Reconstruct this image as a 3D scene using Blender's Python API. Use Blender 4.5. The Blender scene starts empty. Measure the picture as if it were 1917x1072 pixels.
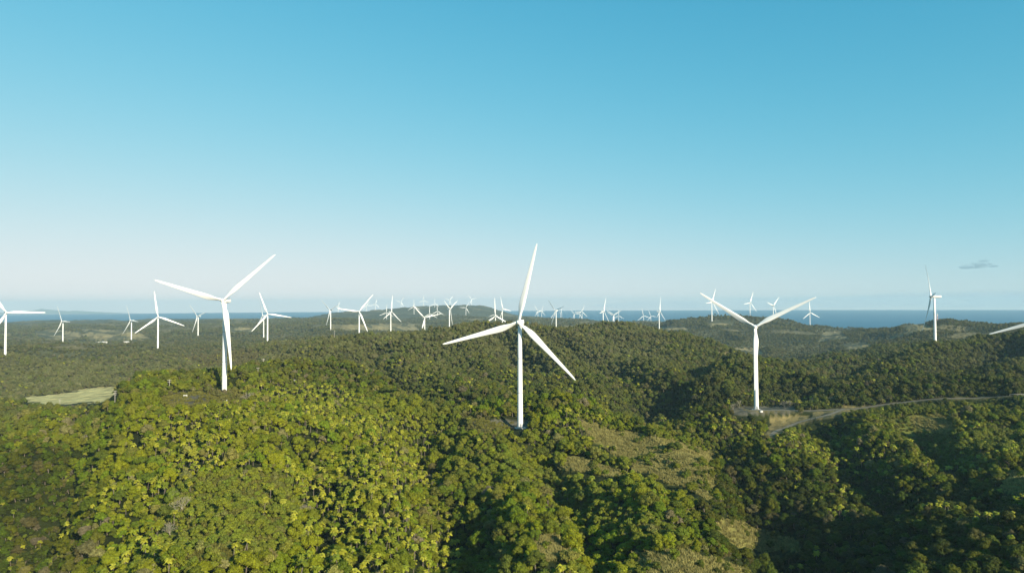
import bpy, math
import numpy as np
from mathutils import Vector, Matrix

# ------------------------------------------------------------------ scene, camera, world, sun
scene = bpy.context.scene
C = scene.collection
R = math.radians
F = 1279.0                      # focal length in pixels of a 1917 px wide frame
CX, CY = 958.5, 536.0
CAMZ = 200.0                    # metres above the sea
PITCH = math.atan(34.0 / F)
ROLL = math.radians(-0.27)
SUN_EL, SUN_AZ = 21.5, 143.0    # azimuth clockwise from the view direction (+Y)

cam_d = bpy.data.cameras.new('camera'); cam = bpy.data.objects.new('camera', cam_d); C.objects.link(cam)
cam.location = (0, 0, CAMZ)
MCAM = Matrix.Rotation(math.pi / 2 + PITCH, 3, 'X') @ Matrix.Rotation(ROLL, 3, 'Z')
cam.rotation_euler = MCAM.to_euler()
cam_d.sensor_width = 36; cam_d.lens = F / 1917 * 36
cam_d.clip_start = 1; cam_d.clip_end = 120000
scene.camera = cam

world = bpy.data.worlds.new('World'); scene.world = world; world.use_nodes = True
nt = world.node_tree; nt.nodes.clear()
def N(nt, t, **kw):
    n = nt.nodes.new(t)
    for k, v in kw.items(): setattr(n, k, v)
    return n
wo = N(nt, 'ShaderNodeOutputWorld'); wb = N(nt, 'ShaderNodeBackground')
sky = N(nt, 'ShaderNodeTexSky', sky_type='NISHITA', sun_disc=False)
sky.sun_elevation = R(SUN_EL); sky.sun_rotation = R(SUN_AZ)
sky.altitude = 0; sky.air_density = 1.0; sky.dust_density = 0.6; sky.ozone_density = 1.0
geo = N(nt, 'ShaderNodeTexCoord'); sep = N(nt, 'ShaderNodeSeparateXYZ'); mx = N(nt, 'ShaderNodeMath', operation='MULTIPLY_ADD', use_clamp=True)
mx.inputs[1].default_value = 0.94; mx.inputs[2].default_value = 0.065      # the clear pale air above the sea's mist
comb = N(nt, 'ShaderNodeCombineXYZ')
nt.links.new(geo.outputs['Generated'], sep.inputs[0])
nt.links.new(sep.outputs[0], comb.inputs[0]); nt.links.new(sep.outputs[1], comb.inputs[1])
nt.links.new(sep.outputs[2], mx.inputs[0]); nt.links.new(mx.outputs[0], comb.inputs[2])
nt.links.new(comb.outputs[0], sky.inputs[0])
EXPO = 0.75
sp2 = N(nt, 'ShaderNodeSeparateColor'); cb2 = N(nt, 'ShaderNodeCombineColor'); nt.links.new(sky.outputs[0], sp2.inputs[0])
for ci, (pw, aa, kk) in enumerate(((1.95, 3.25, .925), (1.04, 2.36, .940), (1.12, 3.3, .885))):      # the camera's response to the sky: cyan above, nearly white low down
    m0 = N(nt, 'ShaderNodeMath', operation='MULTIPLY'); m0.inputs[1].default_value = .13
    m1 = N(nt, 'ShaderNodeMath', operation='POWER'); m1.inputs[1].default_value = pw
    m2 = N(nt, 'ShaderNodeMath', operation='MULTIPLY'); m2.inputs[1].default_value = -aa
    m3 = N(nt, 'ShaderNodeMath', operation='EXPONENT'); m4 = N(nt, 'ShaderNodeMath', operation='MULTIPLY_ADD'); q_ = kk * 10 / 2 ** EXPO
    m4.inputs[1].default_value = -q_; m4.inputs[2].default_value = q_
    nt.links.new(sp2.outputs[ci], m0.inputs[0]); nt.links.new(m0.outputs[0], m1.inputs[0]); nt.links.new(m1.outputs[0], m2.inputs[0]); nt.links.new(m2.outputs[0], m3.inputs[0])
    nt.links.new(m3.outputs[0], m4.inputs[0]); nt.links.new(m4.outputs[0], cb2.inputs[ci])
nt.links.new(cb2.outputs[0], wb.inputs[0])
wb.inputs[1].default_value = 0.10
nt.links.new(wb.outputs[0], wo.inputs[0])

sun_d = bpy.data.lights.new('sun', 'SUN'); sun = bpy.data.objects.new('sun', sun_d); C.objects.link(sun)
sun_d.energy = 5.0; sun_d.angle = R(0.5); sun_d.color = (1.0, 0.90, 0.70)
sdir = Vector((math.sin(R(SUN_AZ)) * math.cos(R(SUN_EL)), math.cos(R(SUN_AZ)) * math.cos(R(SUN_EL)), math.sin(R(SUN_EL))))
sun.rotation_euler = (-sdir).to_track_quat('-Z', 'Y').to_euler()

scene.view_settings.view_transform = 'Standard'; scene.view_settings.look = 'None'
scene.view_settings.exposure = EXPO; scene.view_settings.gamma = 1.0
scene.cycles.max_bounces = 4; scene.cycles.diffuse_bounces = 2; scene.cycles.glossy_bounces = 2
scene.cycles.transmission_bounces = 2; scene.cycles.volume_bounces = 0; scene.cycles.transparent_max_bounces = 8

# ------------------------------------------------------------------ projection helpers (photo pixels <-> world)
MC = np.array(MCAM); CAMP = np.array([0, 0, CAMZ])
YF = MC @ np.array([0, 0, -1.0])
def ray(px, py):
    v = MC @ np.array([(px - CX) / F, -(py - CY) / F, -1.0])
    return v / v[1]                         # scaled so that it moves 1 m along +Y
def at(px, py, d): return CAMP + ray(px, py) * d
def proj(P):
    q = (P - CAMP) @ MC                     # = MC^T (P-cam)
    w = np.where(-q[..., 2] > 1e-3, -q[..., 2], 1e-3)
    return CX + F * q[..., 0] / w, CY - F * q[..., 1] / w, -q[..., 2]
def inpoly(px, py, poly):
    px = np.asarray(px, float); py = np.asarray(py, float)
    ins = np.zeros(px.shape, bool); n = len(poly); j = n - 1
    for i in range(n):
        xi, yi = poly[i]; xj, yj = poly[j]
        c = ((yi > py) != (yj > py)) & (px < (xj - xi) * (py - yi) / ((yj - yi) + 1e-12) + xi)
        ins ^= c; j = i
    return ins
def hsh(i, j, s):
    h = (i.astype(np.int64) * 374761393 + j.astype(np.int64) * 668265263 + s * 1274126177) & 0xffffffff
    h = ((h ^ (h >> 13)) * 1274126177) & 0xffffffff
    return ((h ^ (h >> 16)) & 0xffff) / 65535.0
def vnoise(x, y, s=0):
    i = np.floor(x); j = np.floor(y); fx = x - i; fy = y - j
    fx = fx * fx * fx * (fx * (fx * 6 - 15) + 10); fy = fy * fy * fy * (fy * (fy * 6 - 15) + 10)
    i = i.astype(np.int64); j = j.astype(np.int64)
    a = hsh(i, j, s); b = hsh(i + 1, j, s); c = hsh(i, j + 1, s); d = hsh(i + 1, j + 1, s)
    return (a + (b - a) * fx) * (1 - fy) + (c + (d - c) * fx) * fy
def fbm(x, y, s=0, o=4):
    t = 0; a = 1; n = 0
    for k in range(o):
        t = t + a * vnoise(x * 2 ** k + 17.3 * k, y * 2 ** k - 9.1 * k, s + k); n += a; a *= .5
    return t / n

# ------------------------------------------------------------------ the turbines' places (tower x, hub y, hub height in px, blade phase, yaw)
TB = [
 # x,  huby, Hpx, (three blade angles), yaw, label
 (973, 603.5, 196, (14, 134, 254), -12, 'white wind turbine standing nearest, alone on the frontmost green ridge in the middle'),
 (421, 562.5, 171, (50, 169, 287), -24, 'big white wind turbine behind the brown clearing on the left hilltop'),
 (1414, 611.5, 154, (303, 63, 180.5), -4, 'big white wind turbine whose blades form a Y beside the hill road'),
 (1749, 555, 98, (326, 206, 86), -80, 'white wind turbine seen side on in front of the blue sea at right'),
 (1976, 591, 142, (10, 130, 250), -5, 'white turbine blade reaching in from the right edge of the picture'),
 (11, 585, 80, (91, 331, 211), 8, 'white wind turbine at the left edge with one blade level to the right'),
 (118, 601.3, 43.5, (332, 212, 92), -62, 'small side-on wind turbine beside brown fields, second from the left edge'),
 (246.2, 599.5, 41, (335, 215, 95), -60, 'small wind turbine beside a long white shed, left of the upright one'),
 (296, 592.9, 63.3, (352, 112, 232), 0, 'white wind turbine with one blade straight up on the left wooded ridge'),
 (371, 592, 40.7, (195, 315, 75), -55, 'small side-on wind turbine in front of the left sea, near the big hilltop turbine'),
 (501, 587.5, 56.4, (340, 100, 221), 0, 'white wind turbine just right of the big hilltop one, one blade level'),
 (493.7, 590.7, 40, (220, 340, 100), -60, 'small wind turbine half hidden behind the larger one right of the hilltop turbine'),
 (619, 580.3, 39, (190, 310, 70), -50, 'small side-on wind turbine at the left foot of the far brown hill'),
 (633, 573, 13.5, (20, 140, 260), 30, 'tiny faint wind turbine at the left end of the far hill crest'),
 (672.4, 583, 53.5, (39, 158, 279), 0, 'white wind turbine with a blade pointing at the tiny one on the far crest'),
 (686, 571, 13.5, (40, 100, 220), 10, 'tiny faint wind turbine on the far crest just right of a raised blade tip'),
 (703, 569, 13.5, (15, 135, 255), 20, 'tiny faint wind turbine second of the pair on the low part of the far crest'),
 (750.7, 565.3, 13.5, (30, 150, 290), 0, 'tiny faint wind turbine alone above the left shoulder of the far hill'),
 (723.7, 584.8, 19.4, (2, 122, 248), 0, 'small wind turbine on the far hill, left one of a close pair'),
 (731.5, 583.5, 40.5, (5, 130, 245), 50, 'wind turbine in front of the far brown hill, taller one of a close pair'),
 (775.1, 573.7, 17, (0, 120, 240), 0, 'small wind turbine below the far crest, above the reaching blade of a nearer one'),
 (795, 594.6, 42, (317, 77, 194), 0, 'white wind turbine with crossed long blades rising behind the wooded ridge'),
 (793, 562.6, 13, (0, 110, 250), 0, 'tiny faint wind turbine on the far crest above the one with crossed blades'),
 (804.3, 587.5, 21, (0, 118, 242), 0, 'small wind turbine on the far slope just right of the one with crossed blades'),
 (813.8, 568.5, 14, (2, 122, 242), 0, 'tiny wind turbine on the far crest, pale, above two small ones'),
 (818.6, 582.2, 18.5, (0, 120, 240), 0, 'small wind turbine on the far slope touching a long blade tip'),
 (841.2, 578.3, 41, (180, 300, 60), 62, 'slim white wind turbine with blades in a small Y before the far hill'),
 (841.6, 561.3, 13, (45, 165, 285), 20, 'tiny faint wind turbine on the far crest straight above the small Y shaped one'),
 (872.2, 575.7, 16.5, (272, 32, 150), 0, 'small wind turbine just below the top of the far hill'),
 (883, 560, 13.5, (320, 80, 200), 0, 'tiny faint wind turbine highest on the summit of the far hill'),
 (927.5, 591.4, 44.6, (358, 120, 236), 0, 'white wind turbine with an upright blade just left of the nearest rotor'),
 (926.5, 588, 17, (0, 125, 248), 0, 'small wind turbine hidden behind the tower of the upright one by the nearest rotor'),
 (940.4, 578.3, 32, (100, 220, 340), 55, 'wind turbine between the upright one and the nearest turbine'),
 (1006.9, 582.2, 16, (330, 90, 210), 0, 'small wind turbine on the shore plain, left twin right of the nearest turbine'),
 (1013.8, 582.2, 15, (20, 140, 260), 0, 'small wind turbine on the shore plain, right twin right of the nearest turbine'),
 (1030.8, 597.3, 18.5, (270, 30, 145), 0, 'low small wind turbine with a blade level to the left, below its taller neighbour'),
 (1040.9, 581, 37, (195, 315, 75), -50, 'tall slim wind turbine standing amid the cluster right of the nearest rotor'),
 (1050, 584.8, 18, (25, 145, 265), 80, 'small edge-on wind turbine right of the tall slim one'),
 (1075.2, 587.5, 14, (320, 80, 200), 0, 'tiny wind turbine by the sea, left of a row of three'),
 (1085, 587.2, 14, (275, 35, 155), 15, 'tiny wind turbine by the sea, middle of a row of three'),
 (1089.6, 583.3, 18, (268, 22, 135), 0, 'small wind turbine by the sea, right and largest of a row of three'),
 (1129, 582.2, 37, (22, 142, 262), 68, 'side-on wind turbine with its nacelle to the left, above the wooded knoll'),
 (1149.5, 588.8, 21, (300, 60, 188), 0, 'small Y shaped wind turbine before the sea, front one of an overlapping pair'),
 (1148, 590.5, 17, (300, 60, 184), 0, 'small wind turbine almost covered by the Y shaped one before the sea'),
 (1158, 590.7, 15.5, (0, 122, 242), 0, 'small wind turbine with upright blade right of the overlapping pair'),
 (1204.7, 590.7, 19, (348, 110, 230), 0, 'small wind turbine right of the white dome, left one of two alike'),
 (1218.4, 591.4, 16, (340, 97, 217), 0, 'small wind turbine right of the white dome, right one of two alike'),
 (1233.8, 582.9, 36.6, (10, 130, 250), 72, 'side-on tall wind turbine with upright blade between two small ones and the green hill'),
 (1332.3, 565, 36, (25, 145, 265), 60, 'wind turbine on the left end of the far green hill behind a big blade'),
 (1403.8, 566.2, 29, (22, 142, 262), 52, 'small wind turbine peeking over the top of the green hill above the Y shaped rotor'),
 (1447.3, 571.8, 30, (165, 285, 45), 55, 'small wind turbine behind the right blade of the Y shaped rotor'),
 (1516, 585, 27, (356, 118, 236), 35, 'small wind turbine by the sea at the tip of the right blade of the Y'),
]
TPOS = []
for (x, hy, H, ph, yaw, lab) in TB:
    d = 80 * F / H
    hp = at(x, hy, d)
    TPOS.append((hp[0], hp[1], hp[2] - 80.0))
TPOS = np.array(TPOS)

# ------------------------------------------------------------------ terrain heights: (depth, photo y of the ground cover) by direction
COLS = {
 -500: [(400,1100),(490,930),(640,800),(800,740),(1100,700),(1500,660),(2500,640),(4000,618),(5600,607),('sea',6600)],
 0:   [(420,1072),(480,940),(550,850),(620,795),(690,778),(780,800),(900,785),(990,757),(1100,728),(1279,672),(1480,654),(1800,668),(2352,648),(3000,632),(4000,618),(5000,609),(5800,607),('sea',6600)],
 110: [(400,1072),(465,945),(530,850),(590,795),(650,772),(760,800),(880,785),(970,757),(1100,728),(1300,680),(1550,652),(1800,660),(2352,646),(3000,632),(4000,616),(5000,607),(5800,604),('sea',6600)],
 200: [(335,1072),(415,940),(490,840),(560,785),(620,765),(720,790),(880,775),(970,757),(1100,726),(1300,690),(1550,660),(1700,655),(2100,662),(2500,644),(3200,628),(4300,612),(5500,604),(6200,602),('sea',7000)],
 310: [(272,1072),(358,935),(460,830),(530,772),(570,745),(620,736),(700,752),(800,765),(1000,745),(1200,710),(1450,674),(1617,656),(1750,656),(2000,655),(2514,634),(3200,624),(4300,611),(5500,603),(6200,602),('sea',7000)],
 421: [(268,1072),(358,930),(460,825),(530,770),(570,740),(615,718),(680,735),(760,745),(900,722),(1050,700),(1250,675),(1500,658),(1800,650),(2200,643),(2700,630),(3500,618),(4500,608),(5500,603),(6200,601),('sea',7000)],
 500: [(280,1072),(370,930),(460,835),(540,778),(600,742),(660,715),(740,712),(850,712),(1000,693),(1200,672),(1500,654),(1800,644),(2200,648),(2560,631),(3500,615),(4500,606),(5500,601),(6200,599),('sea',7000)],
 570: [(282,1072),(370,932),(460,842),(540,785),(620,745),(700,716),(800,700),(900,688),(1050,670),(1300,654),(1700,645),(2100,642),(2620,628),(3500,613),(4500,604),(5500,600),(6200,598),('sea',7000)],
 592: [(283,1072),(372,934),(462,845),(550,788),(635,747),(720,716),(820,697),(920,680),(1075,664),(1340,650),(1720,643),(2140,641),(2620,625),(3500,611),(4500,603),(5500,599),(6200,597),('sea',7300)],
 612: [(284,1072),(374,935),(464,848),(555,789),(643,748),(730,715),(830,695),(935,676),(1090,660),(1370,648),(1735,641),(2170,640),(2620,622),(3500,609),(4500,602),(5500,597),(6500,589),(7300,592),('sea',8600)],
 630: [(285,1072),(375,935),(465,850),(560,790),(650,748),(740,715),(840,693),(950,672),(1100,657),(1400,646),(1750,640),(2200,640),(2620,621),(3500,608),(4500,600),(5500,596),(6500,587),(7300,590),('sea',8600)],
 700: [(290,1072),(380,935),(470,855),(570,795),(670,752),(770,718),(870,695),(980,670),(1120,652),(1350,643),(1700,638),(1912,636),(2200,646),(2700,630),(3500,614),(4500,606),(5500,598),(6600,585),(7300,588),('sea',8600)],
 770: [(300,1072),(385,940),(475,862),(580,800),(680,758),(780,722),(880,694),(990,664),(1120,646),(1300,640),(1600,650),(2000,652),(2436,640),(3000,630),(4000,614),(5200,600),(6300,585),(7000,577),(7500,577),('sea',9000)],
 840: [(330,1072),(400,955),(480,872),(570,812),(660,778),(760,738),(870,700),(980,664),(1120,640),(1270,633),(1600,648),(2100,645),(2495,622),(3200,618),(4500,604),(5600,592),(6600,577),(7200,571),(7500,571),('sea',9000)],
 900: [(325,1072),(400,950),(475,862),(520,808),(570,792),(650,785),(740,748),(850,705),(970,664),(1120,637),(1260,629),(1500,645),(2200,636),(3000,622),(4500,604),(6000,592),(6900,574),(7400,573),('sea',9000)],
 971: [(300,1072),(390,945),(470,858),(525,799),(560,800),(640,805),(720,765),(820,722),(920,690),(1030,664),(1150,640),(1270,630),(1500,645),(2000,642),(2600,625),(3500,612),(4500,603),(5500,597),(6500,592),('sea',8200)],
 1060:[(295,1072),(385,945),(470,855),(520,790),(550,772),(620,800),(700,775),(800,735),(900,700),(1050,660),(1200,637),(1300,630),(1600,640),(2000,635),(2700,620),(4000,606),(5500,600),(6300,598),('sea',7600)],
 1150:[(290,1072),(375,960),(440,880),(490,818),(520,797),(545,815),(600,850),(700,790),(820,745),(950,700),(1100,655),(1250,625),(1350,618),(1700,632),(2765,620),(3500,612),(5000,606),(5800,604),('sea',7000)],
 1220:[(280,1072),(360,970),(430,885),(478,828),(500,816),(530,850),(585,862),(700,800),(820,750),(950,705),(1100,660),(1250,632),(1350,623),(1800,640),(2795,620),(3500,613),(5000,606),('sea',6200)],
 1335:[(285,1072),(350,990),(400,925),(440,858),(460,905),(560,845),(620,795),(680,768),(760,745),(850,715),(950,690),(1100,668),(1230,652),(1600,668),(2000,655),(2300,640),(2842,603),(3000,597),(3800,620),('sea',4700)],
 1414:[(365,1072),(440,980),(510,905),(565,838),(620,792),(667,769),(740,755),(850,730),(950,710),(1050,695),(1300,702),(1700,682),(2000,665),(2400,640),(2800,610),(3000,600),(3600,615),('sea',4600)],
 1480:[(385,1072),(455,965),(520,880),(580,820),(640,786),(680,765),(750,752),(850,732),(950,712),(1080,696),(1350,695),(1700,676),(2100,652),(2500,628),(2800,613),(3200,618),('sea',4400)],
 1550:[(370,1072),(445,965),(520,872),(600,808),(650,779),(690,765),(760,752),(850,730),(950,710),(1100,692),(1350,690),(1700,670),(2100,650),(2500,632),(2750,622),(3200,628),('sea',4200)],
 1650:[(335,1072),(420,965),(520,868),(600,805),(670,760),(700,754),(770,735),(850,710),(950,690),(1100,668),(1300,672),(1700,645),(2100,626),(2250,619),(2700,630),('sea',3900)],
 1750:[(305,1072),(395,955),(520,860),(600,795),(680,752),(710,747),(780,728),(860,702),(950,675),(1044,654),(1200,668),(1500,645),(1800,618),(2000,599),(2400,620),('sea',3600)],
 1850:[(285,1072),(375,950),(520,850),(600,786),(690,745),(720,741),(790,715),(870,688),(960,663),(1100,647),(1250,650),(1500,635),(1900,622),(2050,617),(2500,630),('sea',3500)],
 1930:[(275,1072),(370,950),(520,845),(600,782),(690,742),(720,739),(790,710),(870,680),(960,655),(1100,645),(1300,636),(1600,624),(1900,614),(2400,625),('sea',3500)],
 2400:[(270,1072),(370,950),(520,845),(600,782),(690,742),(720,739),(790,705),(870,670),(960,650),(1100,640),(1300,630),(1600,618),(1900,612),(2400,630),('sea',3500)],
}
NP_, NR_ = 700, 520
PH0, PH1 = R(-60), R(60); LR0, LR1 = math.log(60), math.log(10500)
phis = np.linspace(PH0, PH1, NP_); lrs = np.linspace(LR0, LR1, NR_)
ck = sorted(COLS); cph = np.array([math.atan((k - CX) / F) for k in ck]); prof = []
for k, ph in zip(ck, cph):
    rr = [60, 150]; zz = [68, 74]
    for e in COLS[k]:
        if e[0] == 'sea':
            rr += [e[1] / math.cos(ph), e[1] / math.cos(ph) + 900, 12000]; zz += [-2, -14, -20]; break
        d, y = e
        sub = np.interp(d, [500, 650, 900, 2500, 4000], [2.0, 3.0, 5.0, 8.0, 8.0])
        rr.append(d / math.cos(ph)); zz.append(at(k, y, d)[2] - sub)
    prof.append(np.interp(lrs, np.log(rr), zz))
prof = np.array(prof)
Z = np.empty((NP_, NR_))
for j in range(NR_): Z[:, j] = np.interp(phis, cph, prof[:, j])
def blur(A, s, ax):
    k = np.arange(-int(3 * s), int(3 * s) + 1); g = np.exp(-k * k / (2 * s * s)); g /= g.sum()
    P = np.pad(A, [(len(k) // 2,) * 2 if a == ax else (0, 0) for a in (0, 1)], mode='edge')
    return np.apply_along_axis(lambda v: np.convolve(v, g, 'valid'), ax, P)
Z = blur(blur(Z, 5, 0), 1.8, 1)
MEANP = Z.mean(0)
# gullies cut into the slopes: (direction as photo column, distance) points, depth, half width
GUL = [([(-60,330),(60,400),(130,470),(170,560),(160,640)],16,17),([(820,290),(835,350),(800,430),(790,520)],8,13),([(1130,290),(1085,350),(1045,420),(1010,470)],11,12),
       ([(1560,330),(1460,380),(1385,440),(1352,495),(1340,560)],11,14),([(1700,400),(1620,460),(1570,520),(1545,590)],12,14),([(1880,340),(1800,420),(1740,500),(1700,570)],12,13),
       ([(600,300),(590,380),(560,450)],8,12),([(330,300),(300,360),(330,440)],6,14),([(860,620),(800,680),(740,760),(700,860)],20,22),([(1090,640),(1160,700),(1230,760),(1290,700)],24,26),
       ([(1050,1050),(1120,930),(1180,850),(1230,770)],21,22),([(1000,900),(960,1000),(930,1150)],20,24),([(1330,1000),(1290,900),(1300,800)],20,22),([(1500,850),(1600,930),(1650,1050)],24,26),([(1750,840),(1800,920),(1900,980)],20,24),
       ([(560,760),(640,860),(700,980)],17,22),([(60,1330),(180,1380),(330,1300)],14,26)]
def gully(x, y):
    o = np.zeros(np.shape(x)); x = np.asarray(x, float); y = np.asarray(y, float)
    for pts, dp, w in GUL:
        P = [((c - CX) / F * d, d) for c, d in pts]; best = np.full(np.shape(x), 1e9)
        for (x0, y0), (x1, y1) in zip(P, P[1:]):
            dx, dy = x1 - x0, y1 - y0; t = np.clip(((x - x0) * dx + (y - y0) * dy) / (dx * dx + dy * dy), 0, 1)
            best = np.minimum(best, np.hypot(x - x0 - t * dx, y - y0 - t * dy))
        wob = 1 + .5 * (vnoise(x / 35, y / 35, 55) - .5); o = o + dp * np.exp(-(best / (w * wob)) ** 2) - .35 * dp * np.exp(-((best - 2.6 * w) / (1.2 * w)) ** 2)
    return o
def base_h(x, y):
    r = np.hypot(x, y); ph = np.arctan2(x, y)
    a = np.clip((ph - PH0) / (PH1 - PH0) * (NP_ - 1), 0, NP_ - 1.001)
    b = np.clip((np.log(np.maximum(r, 1)) - LR0) / (LR1 - LR0) * (NR_ - 1), 0, NR_ - 1.001)
    i = a.astype(int); j = b.astype(int); fa = a - i; fb = b - j
    z = (Z[i, j] * (1 - fa) + Z[i + 1, j] * fa) * (1 - fb) + (Z[i, j + 1] * (1 - fa) + Z[i + 1, j + 1] * fa) * fb
    m = MEANP[j] * (1 - fb) + MEANP[j + 1] * fb
    t = np.clip((np.abs(ph) - R(58)) / R(40), 0, 1)
    z = z * (1 - t) + m * t
    land = np.clip(z / 30, 0, 1)
    amp = np.clip((r - 100) / 300, 0.1, 1)
    n = 4.5 * (1 - 2 * np.abs(2 * fbm(x / 62 + 3, y / 62, 5, 2) - 1)) \
        + 19.0 * (1 - 2 * np.abs(2 * fbm(x / 210, y / 210 + 7, 11, 2) - 1)) * np.clip((r - 300) / 500, .25, 1) \
        + 20.0 * (fbm(x / 420, y / 420, 21, 3) - .5) * np.clip((r - 900) / 600, 0, 1) \
        + 26.0 * (.5 - np.abs(2 * fbm(x / 700 + 5, y / 500, 31, 3) - 1)) * np.clip((r - 1600) / 1500, 0, 1)
    return z + n * land * amp - gully(x, y)
_r = np.hypot(TPOS[:, 0], TPOS[:, 1]); _s = np.maximum(22, _r * 0.035)
_w = np.zeros(len(TPOS))
_z0 = base_h(TPOS[:, 0], TPOS[:, 1]); _K = np.array([[math.exp(-((TPOS[i, 0] - TPOS[j, 0]) ** 2 + (TPOS[i, 1] - TPOS[j, 1]) ** 2) / _s[j] ** 2) for j in range(len(TPOS))] for i in range(len(TPOS))])
_w = np.linalg.solve(_K + 0.02 * np.eye(len(TPOS)), TPOS[:, 2] - _z0)
def hz(x, y):
    x = np.asarray(x, float); y = np.asarray(y, float)
    z = base_h(x, y)
    for k in range(len(TPOS)):
        d2 = ((x - TPOS[k, 0]) ** 2 + (y - TPOS[k, 1]) ** 2)
        z = z + _w[k] * np.exp(-d2 / _s[k] ** 2)
    u = x / np.maximum(y, 1) * F + CX                    # the farmed terrace at left, sloping gently up and away
    q = np.clip((u + 10) / 40, 0, 1) * np.clip((268 - u) / 40, 0, 1) * np.clip((y - 880) / 60, 0, 1) * np.clip((1210 - y) / 70, 0, 1)
    zt = CAMZ - (np.interp(y, [900, 950, 1130, 1210], [764, 757, 722, 712]) - 575 + .0047 * u) / F * y
    z = z * (1 - q) + zt * q
    for k in range(5):                                   # level platforms round the near towers
        dd = np.hypot(x - TPOS[k, 0], y - TPOS[k, 1]); t = np.clip((26 - dd) / 14, 0, 1); t = t * t * (3 - 2 * t)
        z = z * (1 - t) + TPOS[k, 2] * t
    return z
def hit(px, py, dmin=200, dmax=9000):
    """first meeting of the photo ray with the ground"""
    d = np.exp(np.linspace(math.log(dmin), math.log(dmax), 2400)); v = ray(px, py)
    P = CAMP + d[:, None] * v
    g = hz(P[:, 0], P[:, 1]) - P[:, 2]
    k = np.argmax(g > 0)
    if g[k] <= 0: k = len(d) - 1
    return np.array([P[k, 0], P[k, 1], float(hz(P[k, 0], P[k, 1]))])

# ------------------------------------------------------------------ zones (photo outline, depth range)
ZN = {
 'dry': [([(1085,786),(1138,798),(1200,812),(1265,826),(1338,848),(1338,935),(1318,932),(1285,915),(1240,900),(1195,880),(1150,850),(1100,815)],350,620),
         ([(1345,965),(1390,978),(1440,1000),(1500,1015),(1505,1030),(1430,1032),(1375,1020),(1340,990)],200,500),
         ([(1190,1035),(1290,1030),(1390,1062),(1430,1100),(1180,1100)],200,420),
         ([(1000,1008),(1045,1000),(1070,1020),(1062,1048),(1010,1050)],200,420),
         ([(1030,850),(1090,855),(1165,880),(1160,900),(1100,885),(1045,880)],300,520),
         ([(1893,880),(1960,870),(1960,925),(1872,918)],200,700),
         ([(1700,780),(1760,775),(1790,800),(1760,812),(1715,800)],400,760)],
 'field': [([(28,744),(110,737),(160,727),(228,722),(228,735),(195,752),(110,758),(60,752)],880,1280)],
 'gravel': [([(878,786),(950,784),(992,788),(992,801),(930,801),(890,798)],440,640),
            ([(300,750),(330,735),(370,731),(392,740),(400,750),(345,757)],480,720),
            ([(1362,766),(1400,759),(1490,761),(1492,771),(1420,777),(1370,774)],560,760)],
 'dirt': [([(1434,784),(1480,776),(1522,778),(1480,797),(1440,806)],480,760),
          ([(1522,774),(1558,764),(1600,757),(1604,766),(1560,778),(1530,782)],560,780)],
 'brush': [([(300,742),(390,728),(440,734),(470,748),(440,760),(330,768),(290,762)],420,800),
           ([(860,775),(960,790),(940,820),(870,815)],400,640),
           ([(330,652),(440,650),(500,664),(470,690),(380,690),(335,672)],1000,1900)],
 'grassgreen': [([(1010,880),(1090,905),(1180,960),(1270,985),(1300,1030),(1200,1020),(1100,980),(1030,960)],250,520),
           ([(1600,768),(1760,760),(1800,830),(1900,800),(1917,860),(1800,870),(1690,830)],450,760),
           ([(330,900),(430,880),(540,890),(565,1000),(490,1060),(310,1060),(290,970)],240,520)],
 'tanfar': [([(1245,630),(1290,634),(1335,652),(1395,672),(1385,684),(1330,668),(1270,648)],1050,1600),
            ([(1300,652),(1420,652),(1430,664),(1370,672)],1650,2500),
            ([(60,622),(100,616),(150,622),(150,636),(90,640)],2000,4200),
            ([(150,616),(250,618),(290,636),(170,640)],2000,4200),
            ([(440,612),(480,616),(470,624),(430,622)],2000,5000),
            ([(620,608),(770,604),(790,622),(700,630),(620,622)],2600,5200),
            ([(860,615),(960,608),(1000,622),(900,630)],2300,4500),
            ([(1010,615),(1130,608),(1130,628),(1040,635)],2000,4500),
            ([(700,628),(790,625),(830,640),(720,642)],1900,3200),
            ([(1540,622),(1575,622),(1590,634),(1530,640)],1700,3300),
            ([(1575,645),(1620,640),(1640,650),(1590,656)],1200,2300),
            ([(1690,608),(1730,603),(1745,615),(1700,622)],1500,2300),
            ([(1320,600),(1365,598),(1375,608),(1330,612)],2500,3200),
            ([(1225,612),(1285,612),(1290,622),(1230,622)],2300,4500)],
 'shadetint': [([(-60,860),(60,840),(150,880),(190,960),(180,1100),(-60,1100)],200,700),([(1340,830),(1420,860),(1700,900),(1960,930),(1960,1100),(1350,1100),(1300,1000)],200,640),([(1180,700),(1400,720),(1917,660),(1917,740),(1500,755),(1300,790)],600,1300)],
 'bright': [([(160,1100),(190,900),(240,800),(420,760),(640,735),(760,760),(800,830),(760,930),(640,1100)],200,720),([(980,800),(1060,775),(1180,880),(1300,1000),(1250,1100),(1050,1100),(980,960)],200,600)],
 'palm': [([(180,890),(250,820),(400,765),(520,745),(650,735),(720,760),(780,800),(800,880),(760,960),(880,1000),(860,1100),(180,1100)],200,720),
          ([(1445,805),(1510,800),(1560,860),(1600,930),(1610,960),(1530,950),(1460,890),(1440,850)],380,720),
          ([(1290,780),(1400,785),(1430,830),(1370,840),(1300,815)],520,720),
          ([(1040,770),(1100,775),(1160,850),(1090,860),(1030,820)],380,580)],
 'palmrow': [([(470,732),(640,728),(680,755),(640,765),(480,755)],520,760)],
}
def zone(name, px, py, dep):
    m = np.zeros(np.shape(px), bool)
    for poly, a, b in ZN[name]: m |= inpoly(px, py, poly) & (dep > a) & (dep < b)
    return m

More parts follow.
